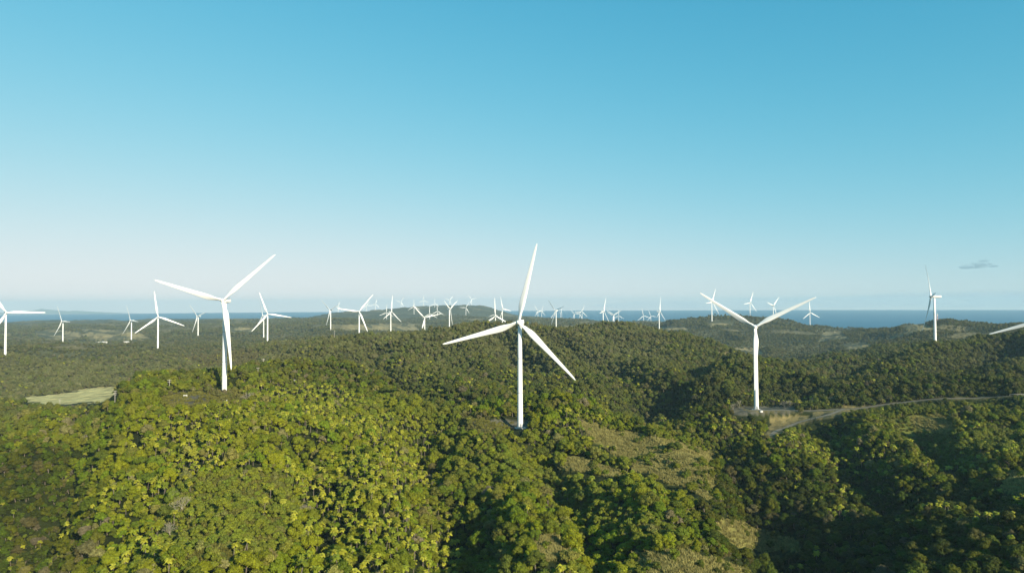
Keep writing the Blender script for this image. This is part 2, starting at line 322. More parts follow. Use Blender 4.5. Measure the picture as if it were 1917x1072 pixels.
# roads: photo points dropped on the ground
ROAD1 = [hit(px, py, 450, 900) for px, py in [(1395,767),(1430,768),(1485,768),(1530,769),(1575,765),(1640,758),(1700,752),(1790,746),(1850,742),(1917,739),(1990,737)]]
ROAD2 = [hit(px, py, 420, 900) for px, py in [(1440,822),(1458,804),(1484,792),(1520,783),(1550,775),(1585,765)]]
def resample(P, step):
    P = np.array(P)[:, :2]; s = np.r_[0, np.cumsum(np.hypot(*np.diff(P, axis=0).T))]
    t = np.arange(0, s[-1], step); q = np.c_[np.interp(t, s, P[:, 0]), np.interp(t, s, P[:, 1])]
    for _ in range(3):
        k = np.ones(9) / 9
        q2 = np.c_[np.convolve(np.pad(q[:, 0], 4, 'edge'), k, 'valid'), np.convolve(np.pad(q[:, 1], 4, 'edge'), k, 'valid')]
        q = q2
    return q
RP = [resample(ROAD1, 2.0), resample(ROAD2, 2.0)]
_RALL = np.vstack(RP)
def road_dist(x, y):
    out = np.full(np.shape(x), 1e3)
    m = (x > _RALL[:, 0].min() - 40) & (x < _RALL[:, 0].max() + 40) & (y > _RALL[:, 1].min() - 40) & (y < _RALL[:, 1].max() + 40)
    xs = x[m]; ys = y[m]; o = np.full(xs.shape, 1e3)
    for p in _RALL[::2]: o = np.minimum(o, np.hypot(xs - p[0], ys - p[1]))
    out[m] = o
    return out
# soften the ground across the roads so they lie level
_RZ = [blur(hz(q[:, 0], q[:, 1])[:, None], 6, 0)[:, 0] for q in RP]
_hz0 = hz
def hz(x, y):
    x = np.atleast_1d(np.asarray(x, float)); y = np.atleast_1d(np.asarray(y, float))
    z = _hz0(x, y)
    m = (x > _RALL[:, 0].min() - 14) & (x < _RALL[:, 0].max() + 14) & (y > _RALL[:, 1].min() - 14) & (y < _RALL[:, 1].max() + 14)
    if m.any():
        xs = x[m]; ys = y[m]; best = np.full(xs.shape, 1e3); bz = np.zeros(xs.shape)
        for q, rz in zip(RP, _RZ):
            for p, h in zip(q, rz):
                d = np.hypot(xs - p[0], ys - p[1]); k = d < best
                best[k] = d[k]; bz[k] = h
        t = np.clip((11 - best) / 6, 0, 1); t = t * t * (3 - 2 * t)
        z[m] = z[m] * (1 - t) + bz * t
    return z

# ------------------------------------------------------------------ materials
def mat(name):
    m = bpy.data.materials.new(name); m.use_nodes = True
    return m, m.node_tree, m.node_tree.nodes['Principled BSDF']
def simple(name, col, rough=.6, var=.08, scale=3.0, metal=0.0):
    m, t, b = mat(name)
    no = N(t, 'ShaderNodeTexNoise'); no.inputs['Scale'].default_value = scale; no.inputs['Detail'].default_value = 4
    tc = N(t, 'ShaderNodeTexCoord'); t.links.new(tc.outputs['Object'], no.inputs['Vector'])
    mr = N(t, 'ShaderNodeMapRange'); mr.inputs[3].default_value = 1 - var; mr.inputs[4].default_value = 1 + var * .6
    t.links.new(no.outputs[0], mr.inputs[0])
    mu = N(t, 'ShaderNodeMix', data_type='RGBA', blend_type='MULTIPLY'); mu.inputs[0].default_value = 1
    mu.inputs[6].default_value = (*col, 1); t.links.new(mr.outputs[0], mu.inputs[7]); t.links.new(mu.outputs[2], b.inputs['Base Color'])
    b.inputs['Roughness'].default_value = rough; b.inputs['Metallic'].default_value = metal
    return m
M_white = simple('turbine_white', (.76, .76, .74), .4, .1, .12)
M_seam = simple('seam_grey', (.36, .37, .37), .5)
M_grey = simple('nacelle_grey', (.20, .21, .22), .5)
M_conc = simple('concrete', (.40, .385, .34), .85, .2, .6)
M_wood = simple('pole_wood', (.42, .39, .34), .8, .2, 2)
M_bark = simple('bark', (.16, .13, .10), .9, .3, 3)
M_bare = simple('bare_branches', (.26, .23, .17), .9, .2, 2)
M_roofw = simple('white_roof', (.62, .61, .58), .6, .1, 1)
M_wall = simple('plaster', (.62, .60, .54), .8, .1, 1)
M_dark = simple('dark_glass', (.03, .035, .04), .2, .05, 1)
M_red = simple('mast_red', (.45, .06, .04), .6)

def leaf_mat(name, rough, transl):
    m, t, b = mat(name)
    a = N(t, 'ShaderNodeAttribute', attribute_type='INSTANCER', attribute_name='tint')
    v = N(t, 'ShaderNodeAttribute', attribute_type='GEOMETRY', attribute_name='leafvar')
    mu = N(t, 'ShaderNodeMix', data_type='RGBA', blend_type='MULTIPLY'); mu.inputs[0].default_value = 1
    t.links.new(a.outputs['Color'], mu.inputs[6]); t.links.new(v.outputs['Color'], mu.inputs[7])
    t.links.new(mu.outputs[2], b.inputs['Base Color']); b.inputs['Roughness'].default_value = rough
    b.inputs['Specular IOR Level'].default_value = .12
    if transl:
        tr = N(t, 'ShaderNodeBsdfTranslucent'); t.links.new(mu.outputs[2], tr.inputs[0])
        ms = N(t, 'ShaderNodeMixShader'); ms.inputs[0].default_value = transl
        t.links.new(b.outputs[0], ms.inputs[1]); t.links.new(tr.outputs[0], ms.inputs[2])
        t.links.new(ms.outputs[0], t.nodes['Material Output'].inputs[0])
    return m
M_leaf = leaf_mat('foliage', .7, .06)
M_palm = leaf_mat('palm_fronds', .5, .10)
M_grass = leaf_mat('dry_grass', .8, 0)

# ground: vertex colour says what grows there, with far haze and gap shade painted in, noise breaks it up
M_ground, t, b = mat('ground')
a = N(t, 'ShaderNodeAttribute', attribute_type='GEOMETRY', attribute_name='cover')
tc = N(t, 'ShaderNodeTexCoord')
n1 = N(t, 'ShaderNodeTexNoise'); n1.inputs['Scale'].default_value = .05; n1.inputs['Detail'].default_value = 9; n1.inputs['Roughness'].default_value = .65
n2 = N(t, 'ShaderNodeTexVoronoi'); n2.inputs['Scale'].default_value = .11
n3 = N(t, 'ShaderNodeTexNoise'); n3.inputs['Scale'].default_value = 1.2; n3.inputs['Detail'].default_value = 5
for n in (n1, n2, n3): t.links.new(tc.outputs['Object'], n.inputs['Vector'])
mr = N(t, 'ShaderNodeMapRange'); mr.inputs[1].default_value = .3; mr.inputs[2].default_value = .7; mr.inputs[3].default_value = .6; mr.inputs[4].default_value = 1.35
t.links.new(n1.outputs[0], mr.inputs[0])
mu = N(t, 'ShaderNodeMix', data_type='RGBA', blend_type='MULTIPLY'); mu.inputs[0].default_value = 1
t.links.new(a.outputs['Color'], mu.inputs[6]); t.links.new(mr.outputs[0], mu.inputs[7])
mr2 = N(t, 'ShaderNodeMapRange'); mr2.inputs[3].default_value = .7; mr2.inputs[4].default_value = 1.3
t.links.new(n3.outputs[0], mr2.inputs[0])
mu2 = N(t, 'ShaderNodeMix', data_type='RGBA', blend_type='MULTIPLY'); mu2.inputs[0].default_value = 1
t.links.new(mu.outputs[2], mu2.inputs[6]); t.links.new(mr2.outputs[0], mu2.inputs[7])
t.links.new(mu2.outputs[2], b.inputs['Base Color']); b.inputs['Roughness'].default_value = .95; b.inputs['Specular IOR Level'].default_value = .1
bp = N(t, 'ShaderNodeBump'); bp.inputs['Strength'].default_value = 1; bp.inputs['Distance'].default_value = 4.0
ad = N(t, 'ShaderNodeMath', operation='MULTIPLY_ADD'); ad.inputs[1].default_value = -.6
t.links.new(n2.outputs['Distance'], ad.inputs[0]); t.links.new(n1.outputs[0], ad.inputs[2])
t.links.new(ad.outputs[0], bp.inputs['Height']); t.links.new(bp.outputs[0], b.inputs['Normal'])

M_sea, t, b = mat('sea_water')
b.inputs['Base Color'].default_value = (.010, .085, .17, 1); b.inputs['Roughness'].default_value = .45
b.inputs['Specular IOR Level'].default_value = .02
tc = N(t, 'ShaderNodeTexCoord'); mp = N(t, 'ShaderNodeMapping'); mp.inputs['Scale'].default_value = (.0006, .0018, .001)
n1 = N(t, 'ShaderNodeTexNoise'); n1.inputs['Scale'].default_value = 1; n1.inputs['Detail'].default_value = 6
t.links.new(tc.outputs['Object'], mp.inputs[0]); t.links.new(mp.outputs[0], n1.inputs['Vector'])
cr = N(t, 'ShaderNodeMix', data_type='RGBA'); cr.inputs[6].default_value = (.001, .070, .14, 1); cr.inputs[7].default_value = (.004, .125, .225, 1)
t.links.new(n1.outputs[0], cr.inputs[0]); t.links.new(cr.outputs[2], b.inputs['Base Color'])
n2 = N(t, 'ShaderNodeTexNoise'); n2.inputs['Scale'].default_value = .05; n2.inputs['Detail'].default_value = 4
t.links.new(tc.outputs['Object'], n2.inputs['Vector'])
bp = N(t, 'ShaderNodeBump'); bp.inputs['Distance'].default_value = 1.5; bp.inputs['Strength'].default_value = .5
t.links.new(n2.outputs[0], bp.inputs['Height']); t.links.new(bp.outputs[0], b.inputs['Normal'])

# ------------------------------------------------------------------ object helpers
def link(o, parent=None):
    C.objects.link(o)
    if parent: o.parent = parent
    return o
def mesh(name, V, Fc, m, smooth=False):
    me = bpy.data.meshes.new(name); me.from_pydata([tuple(map(float, v)) for v in V], [], [tuple(int(i) for i in f) for f in Fc])
    me.materials.append(m)
    if smooth: me.polygons.foreach_set('use_smooth', [True] * len(me.polygons))
    me.update(); return me
def obj(name, V, Fc, m, parent=None, smooth=False): return link(bpy.data.objects.new(name, mesh(name, V, Fc, m, smooth)), parent)
def tag(o, label=None, cat=None, group=None, kind=None):
    if label: o['label'] = label
    if cat: o['category'] = cat
    if group: o['group'] = group
    if kind: o['kind'] = kind
    return o
def empty(name, loc, rz=0):
    o = bpy.data.objects.new(name, None); o.empty_display_size = .5; o.location = loc; o.rotation_euler = (0, 0, rz); C.objects.link(o); return o
class MB:
    def __init__(s): s.V = []; s.F = []
    def box(s, x0, x1, y0, y1, z0, z1):
        k = len(s.V); s.V += [(x0,y0,z0),(x1,y0,z0),(x1,y1,z0),(x0,y1,z0),(x0,y0,z1),(x1,y0,z1),(x1,y1,z1),(x0,y1,z1)]
        s.F += [(k,k+3,k+2,k+1),(k+4,k+5,k+6,k+7),(k,k+1,k+5,k+4),(k+1,k+2,k+6,k+5),(k+2,k+3,k+7,k+6),(k+3,k,k+4,k+7)]; return s
    def tube(s, pts, rad, n=8, cap=True):
        pts = [Vector(p) for p in pts]; k0 = len(s.V)
        for i, p in enumerate(pts):
            d = (pts[min(i+1, len(pts)-1)] - pts[max(i-1, 0)]).normalized()
            u = d.orthogonal().normalized() if i == 0 else (u - d * u.dot(d)).normalized(); w = d.cross(u)
            for a in range(n):
                an = 2*math.pi*a/n; s.V.append(tuple(p + (u*math.cos(an) + w*math.sin(an)) * rad[i]))
        for i in range(len(pts)-1):
            for a in range(n):
                b = (a+1) % n; s.F.append((k0+i*n+a, k0+i*n+b, k0+(i+1)*n+b, k0+(i+1)*n+a))
        if cap:
            s.F.append(tuple(k0+a for a in range(n))[::-1]); s.F.append(tuple(k0+(len(pts)-1)*n+a for a in range(n)))
        return s
    def rings(s, rings, cap=True):
        k0 = len(s.V); n = len(rings[0])
        for r in rings: s.V += [tuple(p) for p in r]
        for i in range(len(rings)-1):
            for a in range(n):
                b = (a+1) % n; s.F.append((k0+i*n+a, k0+i*n+b, k0+(i+1)*n+b, k0+(i+1)*n+a))
        if cap:
            s.F.append(tuple(k0+a for a in range(n))[::-1]); s.F.append(tuple(k0+(len(rings)-1)*n+a for a in range(n)))
        return s
    def build(s, name, m, parent=None, smooth=False): return obj(name, s.V, s.F, m, parent, smooth)

# ------------------------------------------------------------------ ground mesh
def ground():
    az = np.r_[np.arange(-46, 46.01, .115), np.arange(49, 313, 4.0)]; az = np.radians(az)
    r = np.r_[1.0, 30, 60, 90, 120, 150, 180, np.exp(np.linspace(math.log(205), math.log(10300), 640))]
    A, B = np.meshgrid(az, r, indexing='ij'); X = np.sin(A) * B; Y = np.cos(A) * B
    x = X.ravel(); y = Y.ravel(); z = hz(x, y)
    V = np.c_[x, y, z]; na, nr = len(az), len(r)
    i = np.arange(na)[:, None]; j = np.arange(nr - 1)[None, :]; i2 = (i + 1) % na
    Q = np.stack([i * nr + j, i * nr + j + 1, i2 * nr + j + 1, i2 * nr + j], -1).reshape(-1, 4)
    me = bpy.data.meshes.new('hills'); me.vertices.add(len(V)); me.vertices.foreach_set('co', V.astype(np.float32).ravel())
    me.loops.add(Q.size); me.loops.foreach_set('vertex_index', Q.ravel().astype(np.int32))
    me.polygons.add(len(Q)); me.polygons.foreach_set('loop_start', np.arange(0, Q.size, 4, dtype=np.int32))
    try: me.polygons.foreach_set('loop_total', np.full(len(Q), 4, np.int32))
    except Exception: pass
    me.polygons.foreach_set('use_smooth', np.ones(len(Q), bool))
    me.update(calc_edges=True); me.validate()
    px, py, dep = proj(V); front = y > 150
    col = np.zeros((len(V), 4), np.float32); col[:, 3] = 1
    dist = np.hypot(x, y)
    near = np.array([.022, .028, .006]); far = np.array([.068, .074, .042])  # near floor painted dark for shaded gaps, far ground greyed for haze
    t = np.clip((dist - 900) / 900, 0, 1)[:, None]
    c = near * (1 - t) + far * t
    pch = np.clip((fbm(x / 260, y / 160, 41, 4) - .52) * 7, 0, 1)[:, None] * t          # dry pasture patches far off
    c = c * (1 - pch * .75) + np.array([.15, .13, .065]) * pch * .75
    def put(name, colr, soft=1.0):
        nonlocal c
        jx = px + (vnoise(x / 9, y / 9, 61) - .5) * 14; jy = py + (vnoise(x / 9, y / 9, 62) - .5) * 7
        m = zone(name, jx, jy, dep) & front; c[m] = c[m] * (1 - soft) + np.array(colr) * soft
    put('brush', (.11, .095, .035)); put('grassgreen', (.10, .115, .025)); put('dry', (.17, .16, .045))
    put('field', (.42, .37, .16)); mm = fbm(x / 90, y / 60, 141, 3) > .46; c0 = c.copy(); put('tanfar', (.25, .21, .105), .8); c[~mm] = c0[~mm]; put('dirt', (.165, .135, .055)); put('gravel', (.095, .09, .065))
    rd = road_dist(x, y); m = rd < 6; c[m] = (.12, .105, .05)
    m = (z < 6); c[m] = (.25, .22, .15)
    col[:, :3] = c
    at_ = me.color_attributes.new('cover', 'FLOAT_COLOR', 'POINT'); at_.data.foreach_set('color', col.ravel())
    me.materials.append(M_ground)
    o = link(bpy.data.objects.new('hills', me)); tag(o, kind='structure'); return o
ground()

def disc(name, r, z, m, n=180, kind='structure'):
    V = [(0, 0, z)] + [(r * math.cos(2*math.pi*i/n), r * math.sin(2*math.pi*i/n), z) for i in range(n)]
    return tag(obj(name, V, [(0, i+1, (i+1) % n + 1) for i in range(n)], m), kind=kind)
disc('sea', 22000, 0, M_sea)

for q, rz, w in ((RP[0], _RZ[0], 2.6), (RP[1], _RZ[1], 1.8)):
    V = []; Fc = []
    for i in range(len(q)):
        d = q[min(i+1, len(q)-1)] - q[max(i-1, 0)]; d = d / (np.hypot(*d) + 1e-9); nrm = np.array([-d[1], d[0]])
        for k in (-1, -.33, .33, 1):
            p = q[i] + nrm * w * k; V.append((p[0], p[1], max(rz[i], float(hz(p[0], p[1])[0])) + .10))
        if i: Fc += [(4*i-4+k, 4*i-3+k, 4*i+1+k, 4*i+k) for k in range(3)]
    if 'M_road' not in globals(): M_road = simple('road_surface', (.15, .13, .09), .85, .25, .3)
    tag(obj('road', V, Fc, M_road, smooth=True), kind='structure')

# far headland on the left horizon
def headland():
    n = 90; V = []; Fc = []
    a0, a1 = at(20, 590, 20500), at(235, 590, 20500)
    for i in range(n):
        t = i / (n - 1); x = a0[0] + (a1[0] - a0[0]) * t
        prof_ = np.interp(t, [0, .2, .28, .38, .46, .6, .8, 1], [35, 70, 128, 150, 105, 90, 45, 0])
        h = prof_ * .85 * (.45 + 1.0 * float(fbm(np.array([t * 30.0]), np.array([3.0]), 71, 4)[0])) + 5 * (t < 1)
        for k, (dy, f) in enumerate(((-900, -.05), (-450, .55), (0, 1), (700, .6), (1500, -.05))):
            V.append((x, 20000 + dy, max(h * f, -6) if f > 0 else -6))
        if i: Fc += [(5*(i-1)+k, 5*i+k, 5*i+k+1, 5*(i-1)+k+1) for k in range(4)]
    me = mesh('headland', V, Fc, simple('headland_scrub', (.20, .21, .18), .9), True)
    o = link(bpy.data.objects.new('headland', me)); tag(o, kind='structure')
headland()

# ------------------------------------------------------------------ wind turbine
def airfoil(ch, th, n=14):
    P = []
    for i in range(n):
        a = 2*math.pi*i/n; x = (1 - math.cos(a)) / 2
        yt = th * (.5 * math.sin(a) if x < .3 else .5 * math.sin(a) * (1 - (x - .3) / .7 * .85))
        P.append(((x - .32) * ch, -yt * ch if False else yt * ch))
    return P
def blade_mesh():
    mb = MB(); rg = []
    for s in np.r_[0, .02, .045, .08, .12, .17, .22, .28, .36, .45, .55, .65, .75, .84, .91, .96, .985, 1.0]:
        r = 1.4 + s * 59.6
        ch = np.interp(s, [0, .04, .10, .19, .25, .45, .7, .9, .97, 1], [2.5, 2.5, 3.1, 5.0, 4.9, 3.7, 2.6, 1.75, 1.25, .35])
        th = np.interp(s, [0, .04, .12, .22, .4, 1], [1, 1, .62, .36, .25, .16])
        tw = math.radians(np.interp(s, [0, .15, .3, .6, 1], [20, 16, 10, 4, 0]))
        bend = -2.6 * s ** 2.2 - r * math.tan(R(2))
        P = airfoil(ch, th)
        if th > .95: P = [(ch * .5 * -math.cos(2*math.pi*i/14), ch * .5 * math.sin(2*math.pi*i/14)) for i in range(14)]
        ring = []
        for (cx, cy) in P:
            X = -cx * math.cos(tw) - cy * math.sin(tw) * 0; Y = cy * math.cos(tw) + cx * math.sin(tw)
            ring.append((X, Y + bend, r))
        rg.append(ring[::-1])
    mb.rings(rg); return mesh('blade', mb.V, mb.F, M_white, True)
def nacelle_mesh():
    mb = MB(); rg = []
    for y, w, h, dz in ((-2.4, 1.35, 1.4, 0), (-2.0, 1.7, 1.75, 0), (0, 1.85, 1.9, .05), (5.5, 1.85, 1.85, .1), (8.6, 1.7, 1.55, .25), (9.3, 1.4, 1.2, .35)):
        ring = []
        for a in range(16):
            an = 2*math.pi*a/16; c, s_ = math.cos(an), math.sin(an); p = 4
            q = (abs(c)**p + abs(s_)**p) ** (-1/p); ring.append((c*q*w, y, s_*q*h + dz))
        rg.append(ring)
    mb.rings(rg); mb.box(-1.5, 1.5, 6.8, 8.8, 1.7, 2.5); return mesh('nacelle', mb.V, mb.F, M_white, False)
def hub_mesh():
    mb = MB(); rg = []
    for y, r in ((1.6, 1.5), (.9, 1.75), (-.4, 1.8), (-1.4, 1.55), (-2.1, 1.05), (-2.5, .45), (-2.6, .06)):
        rg.append([(math.cos(2*math.pi*a/20)*r, y, math.sin(2*math.pi*a/20)*r) for a in range(20)])
    mb.rings(rg); return mesh('hub', mb.V, mb.F, M_white, True)
def tower_mesh():
    mb = MB(); mb.tube([(0,0,-6),(0,0,0),(0,0,26.6),(0,0,26.9),(0,0,52.6),(0,0,52.9),(0,0,77.9)], [2.12,2.12,1.93,1.93,1.72,1.72,1.38], 28)
    return mesh('tower', mb.V, mb.F, M_white, True)
BL, NA, HU, TW = blade_mesh(), nacelle_mesh(), hub_mesh(), tower_mesh()
mb = MB(); mb.tube([(0,0,-.8),(0,0,.35)], [4.8, 4.4], 28); mb.tube([(0,0,.35),(0,0,.9)], [2.9, 2.8], 28); FO = mesh('foundation', mb.V, mb.F, M_conc)
mb = MB(); mb.box(-.55, .55, -2.22, -1.9, 1.2, 3.5); mb.box(-.8, .8, -3.2, -1.9, .9, 1.15); mb.box(-.8, .8, -4.4, -3.2, .35, .7); DO = mesh('door', mb.V, mb.F, M_grey)
mb = MB(); mb.box(-1.2, 1.2, 9.32, 9.45, -.4, 1.1); VE = mesh('vent', mb.V, mb.F, M_grey)
mb = MB(); mb.tube([(0,8.2,2.5),(0,8.2,4.0)], [.06,.05], 5); mb.tube([(-.5,8.2,3.6),(.5,8.2,3.6)], [.05,.05], 5); MA = mesh('wind_vane', mb.V, mb.F, M_grey)
def part(name, me, parent, loc=(0,0,0), rot=(0,0,0)):
    o = bpy.data.objects.new(name, me); o.location = loc; o.rotation_euler = rot; return link(o, parent)
JR = []
for z_, r_ in ((26.75, 1.95), (52.75, 1.74)):
    mb = MB(); mb.tube([(0,0,z_-.22),(0,0,z_-.2),(0,0,z_+.2),(0,0,z_+.22)], [r_-.05, r_+.03, r_+.03, r_-.05], 28, False); JR.append(mesh('joint_ring', mb.V, mb.F, M_seam))
for k, ((x, hy, H, ph, yaw, lab), P) in enumerate(zip(TB, TPOS)):
    phi = math.atan2(P[0], P[1]); rt = empty('wind_turbine', P, -phi + R(yaw))
    tag(rt, lab, 'wind turbine', 'wind turbines across the hills')
    part('tower', TW, rt); na = part('nacelle', NA, rt, (0, 0, 80), (R(-4), 0, 0))
    hb = part('hub', HU, rt, (0, -4.4, 80.2), (R(-4), 0, 0))
    for a in ph:
        e = (Matrix.Rotation(R(-4), 4, 'X') @ Matrix.Rotation(R(a), 4, 'Y')).to_euler()
        part('blade', BL, rt, (0, -4.4, 80.2), e)
    if H > 60:
        part('foundation', FO, rt); part('door', DO, rt, rot=(0, 0, R(25)))
        for jr in JR: part('joint_ring', jr, rt)
        part('vent', VE, na); part('wind_vane', MA, na)

# ------------------------------------------------------------------ plants: source meshes (kept out of the scene, shared by single trees and by the woods)
rng = np.random.default_rng(7)
def finish_leaf(name, V, Fc, m, var):
    me = bpy.data.meshes.new(name); me.from_pydata(np.asarray(V).tolist(), [], Fc); me.materials.append(m)
    ca = me.color_attributes.new('leafvar', 'FLOAT_COLOR', 'POINT'); var = np.asarray(var)
    col = np.ones((len(V), 4), np.float32); col[:, :3] = var if var.ndim == 2 else var[:, None]; ca.data.foreach_set('color', col.ravel()); me.update(); return me
def ico(sub):
    t = (1 + 5 ** .5) / 2
    V = [(-1,t,0),(1,t,0),(-1,-t,0),(1,-t,0),(0,-1,t),(0,1,t),(0,-1,-t),(0,1,-t),(t,0,-1),(t,0,1),(-t,0,-1),(-t,0,1)]
    Fc = [(0,11,5),(0,5,1),(0,1,7),(0,7,10),(0,10,11),(1,5,9),(5,11,4),(11,10,2),(10,7,6),(7,1,8),(3,9,4),(3,4,2),(3,2,6),(3,6,8),(3,8,9),(4,9,5),(2,4,11),(6,2,10),(8,6,7),(9,8,1)]
    V = [np.array(v) / np.linalg.norm(v) for v in V]
    for _ in range(sub):
        c = {}; nf = []
        def mid(a, b):
            k = (min(a, b), max(a, b))
            if k not in c: m = V[a] + V[b]; V.append(m / np.linalg.norm(m)); c[k] = len(V) - 1
            return c[k]
        for a, b2, d in Fc:
            x, y, z = mid(a, b2), mid(b2, d), mid(d, a); nf += [(a, x, z), (b2, y, x), (d, z, y), (x, y, z)]
        Fc = nf
    return np.array(V), Fc
ICO1, ICO2 = ico(1), ico(2)
def crown(seed, nl, leaves, rad=4.0, h0=2.2, h1=8.5, leaf=.42, flat=.75, spread=.62, core=True):
    g = np.random.default_rng(seed); V = []; Fc = []; var = []
    lobes = []
    for i in range(nl):
        a = i * 2.399 + g.uniform(-.4, .4); q = math.sqrt((i + .5) / nl); rr = rad * spread * q
        zc = h0 + (h1 - h0) * (.74 - .44 * q * q + g.uniform(-.16, .16)); lr = rad * g.uniform(.24, .48)
        lobes.append((np.array([math.cos(a) * rr, math.sin(a) * rr, zc]), lr, g.uniform(.85, 1.15)))
    for c0, lr, lv in lobes:
        if core:
            k = len(V); iv = ICO1[0] * (lr * .82 * (1 + .25 * (g.random((len(ICO1[0]), 1)) - .5))) * np.array([1, 1, flat]) + c0
            V += list(iv); Fc += [(a + k, b2 + k, d + k) for a, b2, d in ICO1[1]]; var += [lv * .8] * len(iv)  # cores painted darker to stand for shade inside the crown
    n = leaves // nl
    for c0, lr, lv in lobes:
        D = g.normal(size=(n, 3)); D[:, 2] += .35; D /= np.linalg.norm(D, axis=1)[:, None]
        P = c0 + D * lr * g.uniform(.78, 1.12, (n, 1)) * np.array([1, 1, flat])
        for p, d in zip(P, D):
            nrm = d + g.normal(size=3) * .55 + np.array([0, 0, .25]); nrm /= np.linalg.norm(nrm)
            u = np.cross(nrm, g.normal(size=3)); u /= np.linalg.norm(u); w = np.cross(nrm, u); s = leaf * g.uniform(.6, 1.5); s2 = s * g.uniform(.5, 1)
            k = len(V); V += [p - u * s, p - w * s2, p + u * s + nrm * .1, p + w * s2]; Fc.append((k, k+1, k+2, k+3)); vv = lv * g.uniform(.72, 1.3); var += [vv] * 4
    return V, Fc, var
def trunk_mesh(seed, h, r0, r1, limbs=4, rad=2.5):
    g = np.random.default_rng(seed); mb = MB(); mb.tube([(0,0,-1),(g.uniform(-.15,.15),g.uniform(-.15,.15),h*.5),(g.uniform(-.3,.3),g.uniform(-.3,.3),h)], [r0, (r0+r1)/2, r1], 6)
    for i in range(limbs):
        a = i * 2*math.pi/limbs + g.uniform(-.4, .4); z0 = h * g.uniform(.45, .75)
        mb.tube([(0,0,z0),(math.cos(a)*rad*.5, math.sin(a)*rad*.5, z0 + 1.0),(math.cos(a)*rad, math.sin(a)*rad, z0 + 2.2)], [r1*.8, r1*.55, r1*.2], 4)
    return mesh('trunk', mb.V, mb.F, M_bark, True)
def palm_crown(seed, h, nf=16, L=2.4, half=False):
    g = np.random.default_rng(seed); V = []; Fc = []; var = []
    for i in range(nf):
        a = i * 2.399 + g.uniform(-.2, .2); el = g.uniform(.05, 1.15) if i % 3 else g.uniform(.9, 1.4); l = L * g.uniform(.8, 1.1); fv = g.uniform(.75, 1.25)
        p = np.array([0, 0, h]); d = np.array([math.cos(a) * math.cos(el), math.sin(a) * math.cos(el), math.sin(el)]); side = np.array([-math.sin(a), math.cos(a), 0])
        ns = 6; prev = None
        for s in range(ns + 1):
            t = s / ns; w = .62 * math.sin(math.pi * min(t * .88 + .10, 1)) ** .7 + .03
            up = np.cross(d, side); up = up if up[2] > 0 else -up
            k = len(V); V += [p - side * w - up * w * .45, p, p + side * w - up * w * .45]; var += [fv * (1 - .1*t)] * 3
            if prev is not None:
                Fc += [(prev, prev+1, k+1, k), (prev+1, prev+2, k+2, k+1)]
            prev = k; p = p + d * l / ns; d = d + np.array([0, 0, -.36 - .1*el]); d /= np.linalg.norm(d)
    k = len(V); V += list(ICO1[0] * .45 + np.array([0, 0, h])); Fc += [(a+k, b2+k, c+k) for a, b2, c in ICO1[1]]; var += [.6] * len(ICO1[0])
    return V, Fc, var
def palm_trunk(seed, h):
    g = np.random.default_rng(seed); lx, ly = g.uniform(-.5, .5, 2); mb = MB()
    mb.tube([(lx,ly,-1),(lx*.6,ly*.6,h*.4),(lx*.15,ly*.15,h*.8),(0,0,h)], [.22,.15,.13,.12], 6); return mesh('trunk', mb.V, mb.F, M_bark, True)

KIND = {}     # name -> list of (crown mesh, trunk mesh)
KIND['broad'] = []
for i in range(6):
    nl = [9, 12, 7, 14, 10, 8][i]; rad = [3.8, 4.6, 3.2, 5.0, 4.2, 3.5][i]; h1 = [8, 9, 8.5, 8.5, 10, 7][i]
    V, Fc, var = crown(100 + i, nl + 4, 2400, rad, 1.8, h1, leaf=.27, spread=.74); KIND['broad'].append((finish_leaf('crown', V, Fc, M_leaf, var), trunk_mesh(i, h1 * .6, .28, .16)))
KIND['small'] = []
for i in range(4):
    V, Fc, var = crown(200 + i, 6 + i, 700, 2.0 + .25*i, .3, 3.6, leaf=.23); KIND['small'].append((finish_leaf('crown', V, Fc, M_leaf, var), trunk_mesh(10 + i, 2, .12, .08, 2, 1)))
KIND['lod'] = []
for i in range(5):
    V, Fc, var = crown(300 + i, 7 + i % 3, 150, 4.6, 1.5, 8.5, leaf=.85); KIND['lod'].append((finish_leaf('crown', V, Fc, M_leaf, var), None))
KIND['palm'] = []
for i in range(6):
    h = [4.6, 5.4, 6.2, 7.0, 5.0, 5.8][i]; V, Fc, var = palm_crown(400 + i, h, [15, 17, 14, 18, 16, 13][i]); KIND['palm'].append((finish_leaf('crown', V, Fc, M_palm, var), palm_trunk(i, h)))
KIND['banana'] = []
def tuft(seed, n, h, r):
    g = np.random.default_rng(seed); V = []; Fc = []; var = []
    for i in range(n):
        a = g.uniform(0, 2*math.pi); q = r * math.sqrt(g.random()); p = np.array([math.cos(a)*q, math.sin(a)*q, -.1]); hh = h * g.uniform(.5, 1.1); b_ = g.uniform(0, 2*math.pi); w = .09 + .05 * g.random()
        s = np.array([-math.sin(b_), math.cos(b_), 0]) * w; o_ = np.array([math.cos(b_), math.sin(b_), 0]) * hh * .45
        k = len(V); V += [p - s, p + s, p + o_*.4 + s*.7 + [0,0,hh*.65], p + o_*.4 - s*.7 + [0,0,hh*.65], p + o_ + [0,0,hh]]; Fc += [(k, k+1, k+2, k+3), (k+3, k+2, k+4)]; var += [g.uniform(.65, 1.3)] * 5
    return V, Fc, var
GR = []
for i in range(3):
    V, Fc, var = tuft(500 + i, 90, 1.5, 1.5); GR.append((finish_leaf('grass_tuft', V, Fc, M_grass, var), None))

